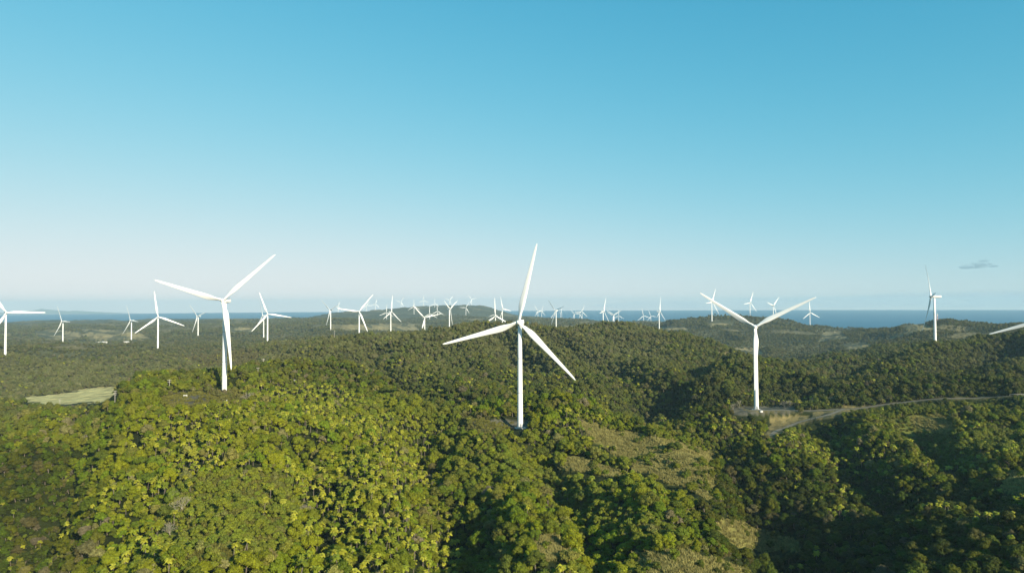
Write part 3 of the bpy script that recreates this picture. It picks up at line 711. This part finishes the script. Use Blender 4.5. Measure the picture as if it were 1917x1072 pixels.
def src_collection(name, entries):
    col = bpy.data.collections.new(name)
    for i, (cm, tm) in enumerate(entries):
        if tm is not None:                      # joined crown + trunk for the mass
            V = np.empty(len(cm.vertices) * 3); cm.vertices.foreach_get('co', V)
            V2 = np.empty(len(tm.vertices) * 3); tm.vertices.foreach_get('co', V2)
            n = len(cm.vertices); Fc = [tuple(p.vertices) for p in cm.polygons] + [tuple(v + n for v in p.vertices) for p in tm.polygons]
            me = bpy.data.meshes.new(cm.name + '_joined'); me.from_pydata(np.r_[V, V2].reshape(-1, 3).tolist(), [], Fc)
            me.materials.append(cm.materials[0]); me.materials.append(tm.materials[0])
            me.polygons.foreach_set('material_index', [0] * len(cm.polygons) + [1] * len(tm.polygons))
            lv = np.empty(n * 4, np.float32); cm.color_attributes['leafvar'].data.foreach_get('color', lv)
            ca = me.color_attributes.new('leafvar', 'FLOAT_COLOR', 'POINT'); ca.data.foreach_set('color', np.r_[lv, np.ones(len(tm.vertices) * 4, np.float32)])
        else: me = cm
        col.objects.link(bpy.data.objects.new(f'{name}_{i:02d}', me))
    return col
def scatter(name, P, idx, scl, rot, tint, col, label, cat):
    me = bpy.data.meshes.new(name); me.vertices.add(len(P)); me.vertices.foreach_set('co', P.astype(np.float32).ravel())
    for an, ty, dat in (('idx', 'INT', idx.astype(np.int32)), ('scl', 'FLOAT_VECTOR', scl.astype(np.float32).ravel()), ('rot', 'FLOAT_VECTOR', rot.astype(np.float32).ravel())):
        a_ = me.attributes.new(an, ty, 'POINT'); a_.data.foreach_set('vector' if ty == 'FLOAT_VECTOR' else 'value', dat)
    a_ = me.attributes.new('tint', 'FLOAT_COLOR', 'POINT'); a_.data.foreach_set('color', np.c_[tint, np.ones(len(P))].astype(np.float32).ravel())
    o = link(bpy.data.objects.new(name, me)); tag(o, label, cat, kind='stuff')
    g = bpy.data.node_groups.new(name, 'GeometryNodeTree')
    g.interface.new_socket('Geometry', in_out='INPUT', socket_type='NodeSocketGeometry'); g.interface.new_socket('Geometry', in_out='OUTPUT', socket_type='NodeSocketGeometry')
    gi = g.nodes.new('NodeGroupInput'); go = g.nodes.new('NodeGroupOutput'); ip = g.nodes.new('GeometryNodeInstanceOnPoints')
    ci = g.nodes.new('GeometryNodeCollectionInfo'); ci.inputs['Collection'].default_value = col; ci.inputs['Separate Children'].default_value = True; ci.inputs['Reset Children'].default_value = True
    def na(n_, ty):
        q = g.nodes.new('GeometryNodeInputNamedAttribute'); q.data_type = ty; q.inputs['Name'].default_value = n_; return next(s for s in q.outputs if s.enabled and s.name == 'Attribute')
    g.links.new(gi.outputs[0], ip.inputs['Points']); g.links.new(ci.outputs[0], ip.inputs['Instance']); ip.inputs['Pick Instance'].default_value = True
    g.links.new(na('idx', 'INT'), ip.inputs['Instance Index']); g.links.new(na('scl', 'FLOAT_VECTOR'), ip.inputs['Scale']); g.links.new(na('rot', 'FLOAT_VECTOR'), ip.inputs['Rotation'])
    g.links.new(ip.outputs[0], go.inputs[0])
    mo = o.modifiers.new('scatter', 'NODES'); mo.node_group = g
    return o

# ------------------------------------------------------------------ where plants stand
def jitter_grid(r0, r1, sp, azd, seed):
    g = np.random.default_rng(seed); n = int(2 * r1 / sp)
    gx = np.arange(-r1, r1, sp); gy = np.arange(0, r1, sp); X, Y = np.meshgrid(gx, gy); X = X.ravel(); Y = Y.ravel()
    X = X + g.uniform(-.48, .48, X.shape) * sp; Y = Y + g.uniform(-.48, .48, Y.shape) * sp
    r = np.hypot(X, Y); az = np.degrees(np.arctan2(X, Y)); k = (r > r0) & (r <= r1) & (np.abs(az) < azd)
    return X[k], Y[k]
sets = {'palm': [], 'broad': [], 'small': [], 'lod': [], 'grass': []}
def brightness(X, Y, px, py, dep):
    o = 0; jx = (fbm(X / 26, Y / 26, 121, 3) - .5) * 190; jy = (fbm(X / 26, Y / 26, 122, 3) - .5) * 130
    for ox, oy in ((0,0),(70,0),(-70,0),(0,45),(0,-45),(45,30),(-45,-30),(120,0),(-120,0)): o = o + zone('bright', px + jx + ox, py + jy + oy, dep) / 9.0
    nearhill = (dep < 620) & ~zone('shadetint', px + jx, py + jy, dep); return np.where(nearhill, .35 + .65 * o, .5 * o)
def clear_mask(X, Y, Zz, h=5.0):
    bad = np.zeros(X.shape, bool); P = np.c_[X, Y, Zz]; P2 = np.c_[X, Y, Zz + h]; P3 = np.c_[X, Y, Zz + h * 1.7]
    for Q in (P, P2, P3):
        px, py, dep = proj(Q); py_ = py
        for zn in ('field', 'gravel', 'dirt'): bad |= zone(zn, px, py_, dep)
    px, py, dep = proj(P); bad |= zone('dry', px, py, dep) & (np.random.default_rng(len(X)).random(len(X)) < np.where(fbm(X / 14, Y / 14, 131, 2) > .6, .75, .97))
    for hh in (2.5, 5.5):
        px, py, dep = proj(P + np.array([0, 0, hh])); bad |= zone('dry', px, py, dep) & (vnoise(X / 6, Y / 6, 151) < .86)
    px, py, dep = proj(P + np.array([0, 0, 7.0])); bad |= inpoly(px, py, ZN['field'][0][0]) & (dep > 560)
    px, py, dep = proj(P)
    rd = road_dist(X, Y); bad |= rd < 5.5
    rd = road_dist(X, Y + 9); bad |= (rd < 5) & (px > 1500)
    for t_ in TPOS: bad |= np.hypot(X - t_[0], Y - t_[1]) < (10 if np.hypot(t_[0], t_[1]) < 1500 else 5)
    t_ = TPOS[0]; bad |= np.hypot(X - t_[0] - 7, Y - t_[1] + 7) < 15
    return bad
PALT = np.array([[.230,.225,.018],[.170,.195,.014],[.255,.255,.025],[.130,.155,.012]])
BRT = np.array([[.055,.078,.005],[.090,.098,.005],[.042,.056,.006],[.090,.092,.014],[.105,.092,.028],[.072,.108,.005],[.125,.115,.045],[.120,.100,.060]])
def tints(T, n, w, g): return T[g.choice(len(T), n, p=np.array(w) / sum(w))] * g.uniform(.8, 1.2, (n, 1))
# near and middle distance
X, Y = jitter_grid(215, 1650, 4.3, 46, 1); Zt = hz(X, Y); ok = ~clear_mask(X, Y, Zt) & (Zt > 3)
X, Y, Zt = X[ok], Y[ok], Zt[ok]; px, py, dep = proj(np.c_[X, Y, Zt]); r = np.hypot(X, Y)
g = np.random.default_rng(5); u = g.random(len(X)); pn = fbm(X / 38, Y / 38, 81, 3)
jx = (fbm(X / 22, Y / 22, 121, 3) - .5) * 150; jy = (fbm(X / 22, Y / 22, 122, 3) - .5) * 110
palmz = zone('palm', px + jx * .6, py - 8 + jy * .6, dep); prow = zone('palmrow', px, py, dep); brush = zone('brush', px, py, dep); brt = brightness(X, Y, px, py, dep); gg = zone('grassgreen', px, py, dep)
pp = np.where(palmz, np.clip((pn - .38) * 5, .12, .85), np.where(r < 900, np.clip((pn - .58) * 4, .02, .35), .02)); pp = np.where(prow, .95, pp); pp = np.where(brush | gg, .03, pp)
kind = np.where(u < pp, 0, 1)
kind = np.where((kind == 1) & (brush | gg), np.where(g.random(len(X)) < .7, np.where(g.random(len(X)) < .25, 1, 2), 3), kind)     # small shrubs or nothing
kind = np.where((kind == 1) & (g.random(len(X)) < .12), 2, kind)
bn = fbm(X / 30, Y / 30, 91, 2)
for k_ in (9, 18, 27, 36, 45):                       # open grassy bank below the road
    fr = (road_dist(X, Y + k_) < 7) & (px > 1490); kind = np.where(fr & (kind < 2), np.where(g.random(len(X)) < .35, 2, 3), kind)
keep = g.random(len(X)) < np.where(kind == 1, .66, 1.0); kind = np.where(keep, kind, np.where(kind == 3, 3, 2))
olive = np.clip((fbm(X / 90, Y / 90, 101, 3) - .5) * 5 + .3, 0, 1)
JX = lambda X, Y: (fbm(X / 22, Y / 22, 121, 3) - .5) * 150
JY = lambda X, Y: (fbm(X / 22, Y / 22, 122, 3) - .5) * 110
def add(k, name, seed):
    g = np.random.default_rng(seed); n = k.sum(); 
    if n == 0: return
    nv = len(KIND[name]); idx = g.integers(0, nv, n)
    s = {'palm': g.uniform(.62, 1.15, n), 'broad': (.40 + .70 * g.random(n) ** 1.4) * (1 + .25 * (bn[k] - .5)), 'small': g.uniform(.6, 1.3, n)}[name]
    rot = np.c_[g.normal(0, .1, n), g.normal(0, .1, n), g.uniform(0, 2*math.pi, n)]
    if name == 'palm': T = tints(PALT, n, (3, 3, 2, 2), g)
    else:
        T = tints(BRT, n, (4, 5, 3, 2, 1.2, 4, .6, .3), g); o2 = olive[k][:, None]; T = T * (1 - o2 * .45) + np.array([.090, .102, .018]) * o2 * .45
        T = T * np.where(zone('shadetint', px[k] + JX(X[k], Y[k]), py[k] + JY(X[k], Y[k]), dep[k])[:, None], .68, 1.0)  # shade of slopes turned from the sun, painted into the leaf tint
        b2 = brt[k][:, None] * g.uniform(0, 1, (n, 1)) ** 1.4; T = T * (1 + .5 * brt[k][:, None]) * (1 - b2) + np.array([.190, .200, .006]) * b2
        gm = (np.clip((np.hypot(X[k], Y[k]) - 620) / 700, 0, .62) * g.uniform(.6, 1.2, n))[:, None]; gm = np.clip(gm * np.where(px[k] > 1250, .55, 1)[:, None], 0, .8); T = T * (1 - gm) + np.array([.140, .138, .064]) * g.uniform(.65, 1.3, (n, 1)) * gm  # greyer with distance: haze painted into the foliage tint
        T = np.where(brush[k][:, None], T * .4 + np.array([.10, .085, .035]) * .6, T)
        T = np.where(gg[k][:, None], T * .5 + np.array([.11, .13, .02]) * .5, T)
    sc3 = np.c_[s * g.uniform(.9, 1.12, n), s * g.uniform(.9, 1.12, n), s * g.uniform(.85, 1.15, n)]
    P = np.c_[X[k], Y[k], Zt[k] - .3]
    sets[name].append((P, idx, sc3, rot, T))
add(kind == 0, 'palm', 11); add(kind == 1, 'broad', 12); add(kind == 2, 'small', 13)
# bushes between the trees
Xs, Ys = jitter_grid(215, 900, 3.3, 45, 21); Zs = hz(Xs, Ys); oks = ~clear_mask(Xs, Ys, Zs, 1.5) & (np.random.default_rng(22).random(len(Xs)) < .35)
_keep = (X, Y, Zt, bn, olive, brush, gg, brt)
X, Y, Zt = Xs[oks], Ys[oks], Zs[oks]; px, py, dep = proj(np.c_[X, Y, Zt]); bn = np.full(len(X), .5)
olive = np.clip((fbm(X / 90, Y / 90, 101, 3) - .5) * 5 + .3, 0, 1); brush = zone('brush', px, py, dep); gg = zone('grassgreen', px, py, dep); brt = brightness(X, Y, px, py, dep)
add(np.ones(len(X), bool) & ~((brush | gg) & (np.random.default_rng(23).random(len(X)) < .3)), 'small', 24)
# low bushes dotted over the dry grass
Xs, Ys = jitter_grid(215, 640, 3.0, 40, 31); pq, qq, dq = proj(np.c_[Xs, Ys, hz(Xs, Ys)]); kd = zone('dry', pq, qq, dq) & (np.random.default_rng(32).random(len(Xs)) < .02 + .22 * (fbm(Xs / 11, Ys / 11, 161, 2) > .6)) & (road_dist(Xs, Ys) > 5)
X, Y = Xs[kd], Ys[kd]; Zt = hz(X, Y); px, py, dep = pq[kd], qq[kd], dq[kd]; bn = np.full(len(X), .5); olive = np.full(len(X), .8); brush = gg = np.zeros(len(X), bool); brt = np.full(len(X), .2)
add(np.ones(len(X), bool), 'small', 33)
# far woods
Xa, Ya = jitter_grid(1650, 2700, 7.5, 41, 2); Xb, Yb = jitter_grid(2700, 5400, 13.5, 41, 9); Xf = np.r_[Xa, Xb]; Yf = np.r_[Ya, Yb]; Zf = hz(Xf, Yf)
wood = fbm(Xf / 260, Yf / 160, 41, 4) < .57 + .1 * np.random.default_rng(3).random(len(Xf))
pxf, pyf, df = proj(np.c_[Xf, Yf, Zf]); ok = (Zf > 5) & wood & ~zone('tanfar', pxf, pyf, df)
for t_ in TPOS: ok &= np.hypot(Xf - t_[0], Yf - t_[1]) > 12
Xf, Yf, Zf = Xf[ok], Yf[ok], Zf[ok]; n = len(Xf); g = np.random.default_rng(4)
s = g.uniform(.7, 1.5, n); T = tints(BRT, n, (4, 4, 3, 3, 2, 2, 1, .4), g) * .45 + np.array([.115, .115, .066]) * g.uniform(.6, 1.3, (n, 1)) * .55  # the grey olive share paints haze into the far woods
s = s * np.where(np.hypot(Xf, Yf) < 2700, .62, 1.0)
sets['lod'].append((np.c_[Xf, Yf, Zf - 1.2], g.integers(0, 5, n), np.c_[s, s, s * .85], np.c_[np.zeros(n), np.zeros(n), g.uniform(0, 6.28, n)], T))
# dry grass
Xg, Yg = jitter_grid(215, 760, 1.9, 42, 6); Zg = hz(Xg, Yg); pg, qg, dg = proj(np.c_[Xg, Yg, Zg])
dry = zone('dry', pg + (vnoise(Xg/9, Yg/9, 61)-.5)*14, qg + (vnoise(Xg/9, Yg/9, 62)-.5)*7, dg); brg = zone('brush', pg, qg, dg) | zone('grassgreen', pg, qg, dg)
g = np.random.default_rng(8); k = (dry | (brg & (g.random(len(Xg)) < .5))) & (road_dist(Xg, Yg) > 4)
n = k.sum(); s = g.uniform(.5, 1.25, n)
T = np.where(dry[k][:, None], np.array([.24, .215, .070]), np.array([.13, .125, .025])) * g.uniform(.75, 1.25, (n, 1))
sets['grass'].append((np.c_[Xg[k], Yg[k], Zg[k]], g.integers(0, 3, n), np.c_[s, s, s], np.c_[np.zeros(n), np.zeros(n), g.uniform(0, 6.28, n)], T))
S = {k: [np.concatenate([e[i] for e in v]) for i in range(5)] for k, v in sets.items()}

# the 300 largest in view of palms and of broadleaf trees stand as single trees
def zone_words(px, py):
    if px < 190: return 'in the shaded hollow at bottom left'
    if px < 420: return 'on the sunny hillside at bottom left'
    if px < 640: return 'on the bright slope left of the middle'
    if px < 860: return 'on the slope below the left of the nearest turbine'
    if px < 1100: return 'straight below the nearest turbine'
    if px < 1360: return 'beside the dry grass patches at bottom right of the middle'
    if px < 1640: return 'in the dark gully below the Y shaped turbine'
    return 'on the shaded slope at bottom right'
def single(name, kindname, nmax, word):
    P, idx, sc3, rot, T = S[name]; px, py, dep = proj(P + np.array([0, 0, 4.0]))
    vis = (px > 0) & (px < 1917) & (py > 0) & (py < 1078) & (dep > 100); size = np.where(vis, sc3.mean(1) / dep, 0)
    o = np.argsort(-size)[:nmax]
    for i in o:
        lum = T[i].sum(); hue = T[i][0] / T[i][1]
        shade = {'palm_tree': ('dull green' if lum < .33 else 'yellow green' if lum < .46 else 'pale yellow'),
                 'broadleaf_tree': ('dark green' if lum < .13 else 'olive brown' if hue > .99 else 'mid green' if lum < .2 else 'light green')}[kindname]
        w = zone_words(px[i], py[i])
        rt = empty(kindname, P[i]); rt.rotation_euler = tuple(rot[i]); rt.scale = tuple(sc3[i])
        tag(rt, f'{shade} {word} {w}', word.split()[0] if False else ('palm tree' if kindname == 'palm_tree' else 'tree'), f'{shade} {word}s {w}')
        cm, tm = KIND[name][idx[i]]
        c_ = part('crown', cm, rt); c_['tint'] = [float(v) for v in T[i]] + [1.0]
        part('trunk', tm, rt)
    k = np.ones(len(P), bool); k[o] = False; S[name] = [a_[k] for a_ in (P, idx, sc3, rot, T)]
single('palm', 'palm_tree', 300, 'feathery palm')
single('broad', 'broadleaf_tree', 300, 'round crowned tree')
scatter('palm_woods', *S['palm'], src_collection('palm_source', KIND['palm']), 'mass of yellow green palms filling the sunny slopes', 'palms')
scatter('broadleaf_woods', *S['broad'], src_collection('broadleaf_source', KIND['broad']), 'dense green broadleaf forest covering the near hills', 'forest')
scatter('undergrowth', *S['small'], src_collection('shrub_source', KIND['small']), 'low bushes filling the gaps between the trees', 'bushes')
scatter('distant_woods', *S['lod'], src_collection('distant_source', KIND['lod']), 'hazy dark woods over the far hills', 'forest')
scatter('dry_grass', *S['grass'], src_collection('tuft_source', GR), 'tufts of tall straw coloured grass on the bare slopes', 'grass')

# ------------------------------------------------------------------ leafless trees
def bare_mesh(seed):
    g = np.random.default_rng(seed); mb = MB()
    def br(p, d, l, r_, n):
        q = p + d * l; mb.tube([tuple(p), tuple(p + d*l*.5 + g.normal(size=3)*l*.04), tuple(q)], [r_, r_*.8, r_*.6], 4, False)
        if n:
            for _ in range(3 if n > 1 else 4):
                e = d + g.normal(size=3) * .5 + np.array([0, 0, .15]); e /= np.linalg.norm(e); br(q, e, l * g.uniform(.6, .85), r_ * .6, n - 1)
    for _ in range(3):
        d = np.array([g.normal()*.25, g.normal()*.25, 1.0]); br(np.array([0, 0, -.5]), d / np.linalg.norm(d), 2.6, .16, 4)
    return mesh('branches', mb.V, mb.F, M_bare)
BM = [bare_mesh(s) for s in (1, 2, 3)]
BARE = [(1372,768,.9,'leftmost behind the Y shaped turbine'),(1384,764,1.0,'just left of the Y shaped turbine tower'),(1470,764,1.2,'broad one right of the Y shaped turbine'),(1478,762,1.0,'slim one beside the broad leafless tree'),
 (1520,758,1.0,'left end of the leafless row above the road'),(1536,757,1.1,'second in the leafless row above the road'),(1548,757,1.1,'middle of the leafless row above the road'),(1560,756,1.0,'right end of the leafless row above the road'),
 (468,752,1.2,'wide spreading at the edge of the hilltop palms'),(322,945,1.1,'in the pale gap of the sunny hillside'),(338,962,1.2,'below the pale gap of the sunny hillside'),(568,965,.9,'small and pinkish between palms'),(320,1005,1.0,'low on the sunny hillside'),
 (165,830,1.0,'on the dark left hill shoulder')]
for i, (bx, by, sc_, w) in enumerate(BARE):
    o = part('bare_tree', BM[i % 3], None, tuple(hit(bx, by)), (0, 0, i * 1.3)); o.scale = (sc_,) * 3
    tag(o, f'grey leafless tree, {w}', 'bare tree', 'leafless trees')

# ------------------------------------------------------------------ utility poles, buildings, mast
def pole(px, py, hpx, label, arms=3):
    P = hit(px, py); d = P[1]; h = hpx / F * d; rt = empty('utility_pole', P, .3)
    tag(rt, label, 'utility pole', 'utility poles')
    mb = MB(); mb.tube([(0,0,-1),(0,0,h)], [max(.22, d*.00022), max(.14, d*.00015)], 8); mb.build('post', M_wood, rt, True)
    for a in range(arms):
        z = h - .5 - a * 1.5; w = 1.5 - .1*a
        mb = MB(); mb.box(-w, w, -.09, .09, z-.1, z+.1)
        for sx in (-w+.1, 0, w-.1): mb.tube([(sx,0,z+.1),(sx,0,z+.4)], [.07,.05], 5)
        mb.build('crossarm', M_wood, rt)
pole(215, 764, 32, 'tall grey utility pole at the edge of the pale field')
pole(317, 727, 16, 'utility pole on the skyline left of the hilltop turbine', 2)
pole(112, 761, 14, 'small utility pole in front of the pale field', 2)
pole(483, 700, 12, 'shorter utility pole right of the hilltop turbine', 1)
pole(493, 691, 20, 'taller utility pole right of the hilltop turbine', 2)
pole(551, 720, 10, 'little pole on the ridge left of the middle', 1)
pole(626, 640, 22, 'distant pole below the side-on turbine at the far hill', 1)

def house(px, py, L, W, Hh, label, d0=1200, rz=0.0, name='house', d=None):
    P = hit(px, py, d0); rt = empty(name, P, rz); tag(rt, label, 'building', None)
    mb = MB(); mb.box(-L/2, L/2, -W/2, W/2, -3, Hh); mb.build('wall', M_wall, rt)
    mb = MB(); e = .5; k = [(-L/2-e,-W/2-e,Hh),(L/2+e,-W/2-e,Hh),(L/2+e,W/2+e,Hh),(-L/2-e,W/2+e,Hh),(-L/2-e,0,Hh+W*.22),(L/2+e,0,Hh+W*.22)]
    obj('roof', k, [(0,1,5,4),(2,3,4,5),(0,4,3),(1,2,5),(0,3,2,1)], M_roofw, rt)
    nw = max(2, int(L / 5))
    for i in range(nw):
        x = -L/2 + (i + .5) * L / nw; mb = MB(); mb.box(x-.6, x+.6, -W/2-.06, -W/2-.005, 1, 2.3); mb.build('window', M_dark, rt)
    mb = MB(); mb.box(-L/2+.4, -L/2+1.4, -W/2-.08, -W/2-.005, 0, 2.1); mb.build('door', M_dark, rt)
    return rt
house(1343, 650, 15, 9, 4, 'white farm building on the tan valley floor behind the green ridge', 1500, .2)
house(1319, 648, 9, 7, 3, 'smaller white building left of the farm building in the tan valley', 1500, -.2)
house(190, 641, 40, 9, 2.2, 'long low white shed in the plain at left', 1800, 0, 'shed')
house(237, 640.5, 18, 7, 1.8, 'short white shed at the foot of the small turbine at left', 1800, 0, 'shed')
# dome
P = hit(1188.5, 610, 2500); iv, if_ = ICO2
o = obj('radar_dome', iv * 7 + np.array([0, 0, 5]), if_, M_roofw, None, True); o.location = tuple(P); tag(o, 'round white dome on the plain before the sea', 'dome')
# service boxes by the clearing and by the Y turbine
def box_thing(px, py, s, label, name='service_cabinet'):
    P = hit(px, py, 400, 900); rt = empty(name, P, .4); tag(rt, label, 'cabinet')
    mb = MB(); mb.box(-s, s, -s*.6, s*.6, -.3, s*.9); mb.build('housing', M_roofw, rt)
    mb = MB(); mb.box(-s*1.06, s*1.06, -s*.66, s*.66, s*.9, s*1.0); mb.build('lid', M_roofw, rt)
    mb = MB(); mb.box(-s*.4, s*.4, -s*.6-.03, -s*.6-.003, 0, s*.75); mb.build('door', M_grey, rt)
box_thing(347, 742, 1.4, 'white cabinet on the grey hilltop clearing')
box_thing(421, 752, 1.6, 'white cabinet on the brown slope in front of the hilltop turbine')
box_thing(1425, 771, 1.3, 'white cabinet at the foot of the Y shaped turbine')
# lattice mast on the right hill
def mast(px, py, h, label):
    P = hit(px, py, 1400, 2300); rt = empty('radio_mast', P); tag(rt, label, 'mast')
    n = 7; cs = [(math.cos(a), math.sin(a)) for a in (0, 2.094, 4.189)]; q = lambda t: 1.5 * (1 - t) + .35
    for k in range(n):
        mb = MB(); z0, z1 = h*k/n, h*(k+1)/n; a, b2 = q(k/n), q((k+1)/n)
        for i in range(3):
            c, d = cs[i], cs[(i+1) % 3]
            mb.tube([(c[0]*a, c[1]*a, z0), (c[0]*b2, c[1]*b2, z1)], [.22, .22], 4); mb.tube([(c[0]*a, c[1]*a, z0), (d[0]*b2, d[1]*b2, z1)], [.14, .14], 4)
        mb.build('lattice_section', M_red if k % 2 else M_roofw, rt)
    mb = MB(); mb.tube([(0,-1.2,h*.8),(0,-1.6,h*.8)], [1.3, 1.3], 12); mb.build('dish', M_roofw, rt)
mast(1755, 601, 22, 'red and white lattice mast on the hill behind the side-on turbine')
# crash barrier by the road at the right edge
q = RP[0][(RP[0][:, 0] > hit(1875, 740, 450, 900)[0])][::2]
if len(q) > 3:
    rt = empty('guardrail', (q[0][0], q[0][1], float(hz(*q[0])[0]))); tag(rt, 'white guardrail along the far side of the hill road at the right edge', 'guardrail'); o0 = np.array(rt.location)
    mb = MB(); pts = []
    for p in q: pts.append((p[0] - o0[0] - .6, p[1] - o0[1] + 3.6, float(hz(*p)[0]) - o0[2] + .75))
    mb.tube(pts, [.13] * len(pts), 6); mb.build('rail', M_conc, rt)
    for p in pts[::2]: MB().tube([(p[0], p[1], p[2] - 1.2), (p[0], p[1], p[2])], [.1, .1], 6).build('post', M_conc, rt)

# ------------------------------------------------------------------ haze
def vol_box(name, x0, x1, y0, y1, z0, z1, dens, colr, aniso=0.0):
    m = bpy.data.materials.new(name); m.use_nodes = True; t = m.node_tree; t.nodes.clear()
    o_ = N(t, 'ShaderNodeOutputMaterial'); v = N(t, 'ShaderNodeVolumePrincipled'); v.inputs['Density'].default_value = dens
    v.inputs['Color'].default_value = (*colr, 1); v.inputs['Anisotropy'].default_value = aniso; t.links.new(v.outputs[0], o_.inputs['Volume'])
    mb = MB(); mb.box(x0, x1, y0, y1, z0, z1); return mb.build(name, m), m, t, v
hb, *_ = vol_box('haze', -22500, 22500, -22500, 22500, -21.5, 372, 4.8e-5, (.52, .77, .92))
tag(hb, 'thin pale air between the near hills and the sea', 'haze', kind='stuff')

# ------------------------------------------------------------------ clouds (beyond the haze)
def cloud(name, c, sizes, dens, colr, label, nscale, seed, lo=.42):
    g = np.random.default_rng(seed); V = []; Fc = []
    for (dx, dy, dz, sx, sy, sz) in sizes:
        iv, if_ = ICO2; k = len(V); q = iv * np.array([sx, sy, sz]) * (1 + .25 * (g.random((len(iv), 1)) - .5)) + np.array([dx, dy, dz]); V += list(q); Fc += [(a+k, b+k, d+k) for a, b, d in if_]
    m = bpy.data.materials.new(name); m.use_nodes = True; t = m.node_tree; t.nodes.clear()
    o_ = N(t, 'ShaderNodeOutputMaterial'); v = N(t, 'ShaderNodeVolumePrincipled'); v.inputs['Color'].default_value = (*colr, 1)
    tc = N(t, 'ShaderNodeTexCoord'); mp = N(t, 'ShaderNodeMapping'); mp.inputs['Scale'].default_value = (nscale, nscale, nscale * 3); n = N(t, 'ShaderNodeTexNoise'); n.inputs['Detail'].default_value = 5; n.inputs['Scale'].default_value = 1
    t.links.new(tc.outputs['Object'], mp.inputs[0]); t.links.new(mp.outputs[0], n.inputs['Vector'])
    mr = N(t, 'ShaderNodeMapRange'); mr.inputs[1].default_value = lo; mr.inputs[2].default_value = .75; mr.inputs[3].default_value = 0; mr.inputs[4].default_value = dens
    t.links.new(n.outputs[0], mr.inputs[0]); t.links.new(mr.outputs[0], v.inputs['Density']); t.links.new(v.outputs[0], o_.inputs['Volume'])
    o = obj(name, V, Fc, m); o.location = c; tag(o, label, 'cloud', kind='structure')
c = at(1828, 497, 26000)
cloud('cloud', tuple(c), [(0,0,0,420,300,120),(350,100,60,300,250,70),(-380,0,-60,300,250,70),(280,0,170,170,200,70),(430,0,240,90,150,50),(620,0,-30,220,200,40)], .0042, (.24,.38,.50), 'small grey wisp of cloud above the sea at right', .0022, 3)
c = at(1830, 560, 42000)
cloud('cloud_bank', tuple(c), [(0,0,0,9000,3000,520),(-9000,500,-150,8000,3000,380),(9000,0,50,9000,3000,560),(-17000,0,-260,7000,2500,300)], 2.2e-4, (.40,.55,.70), 'low grey blue cloud bank along the sea horizon at right', .00035, 4, .3)
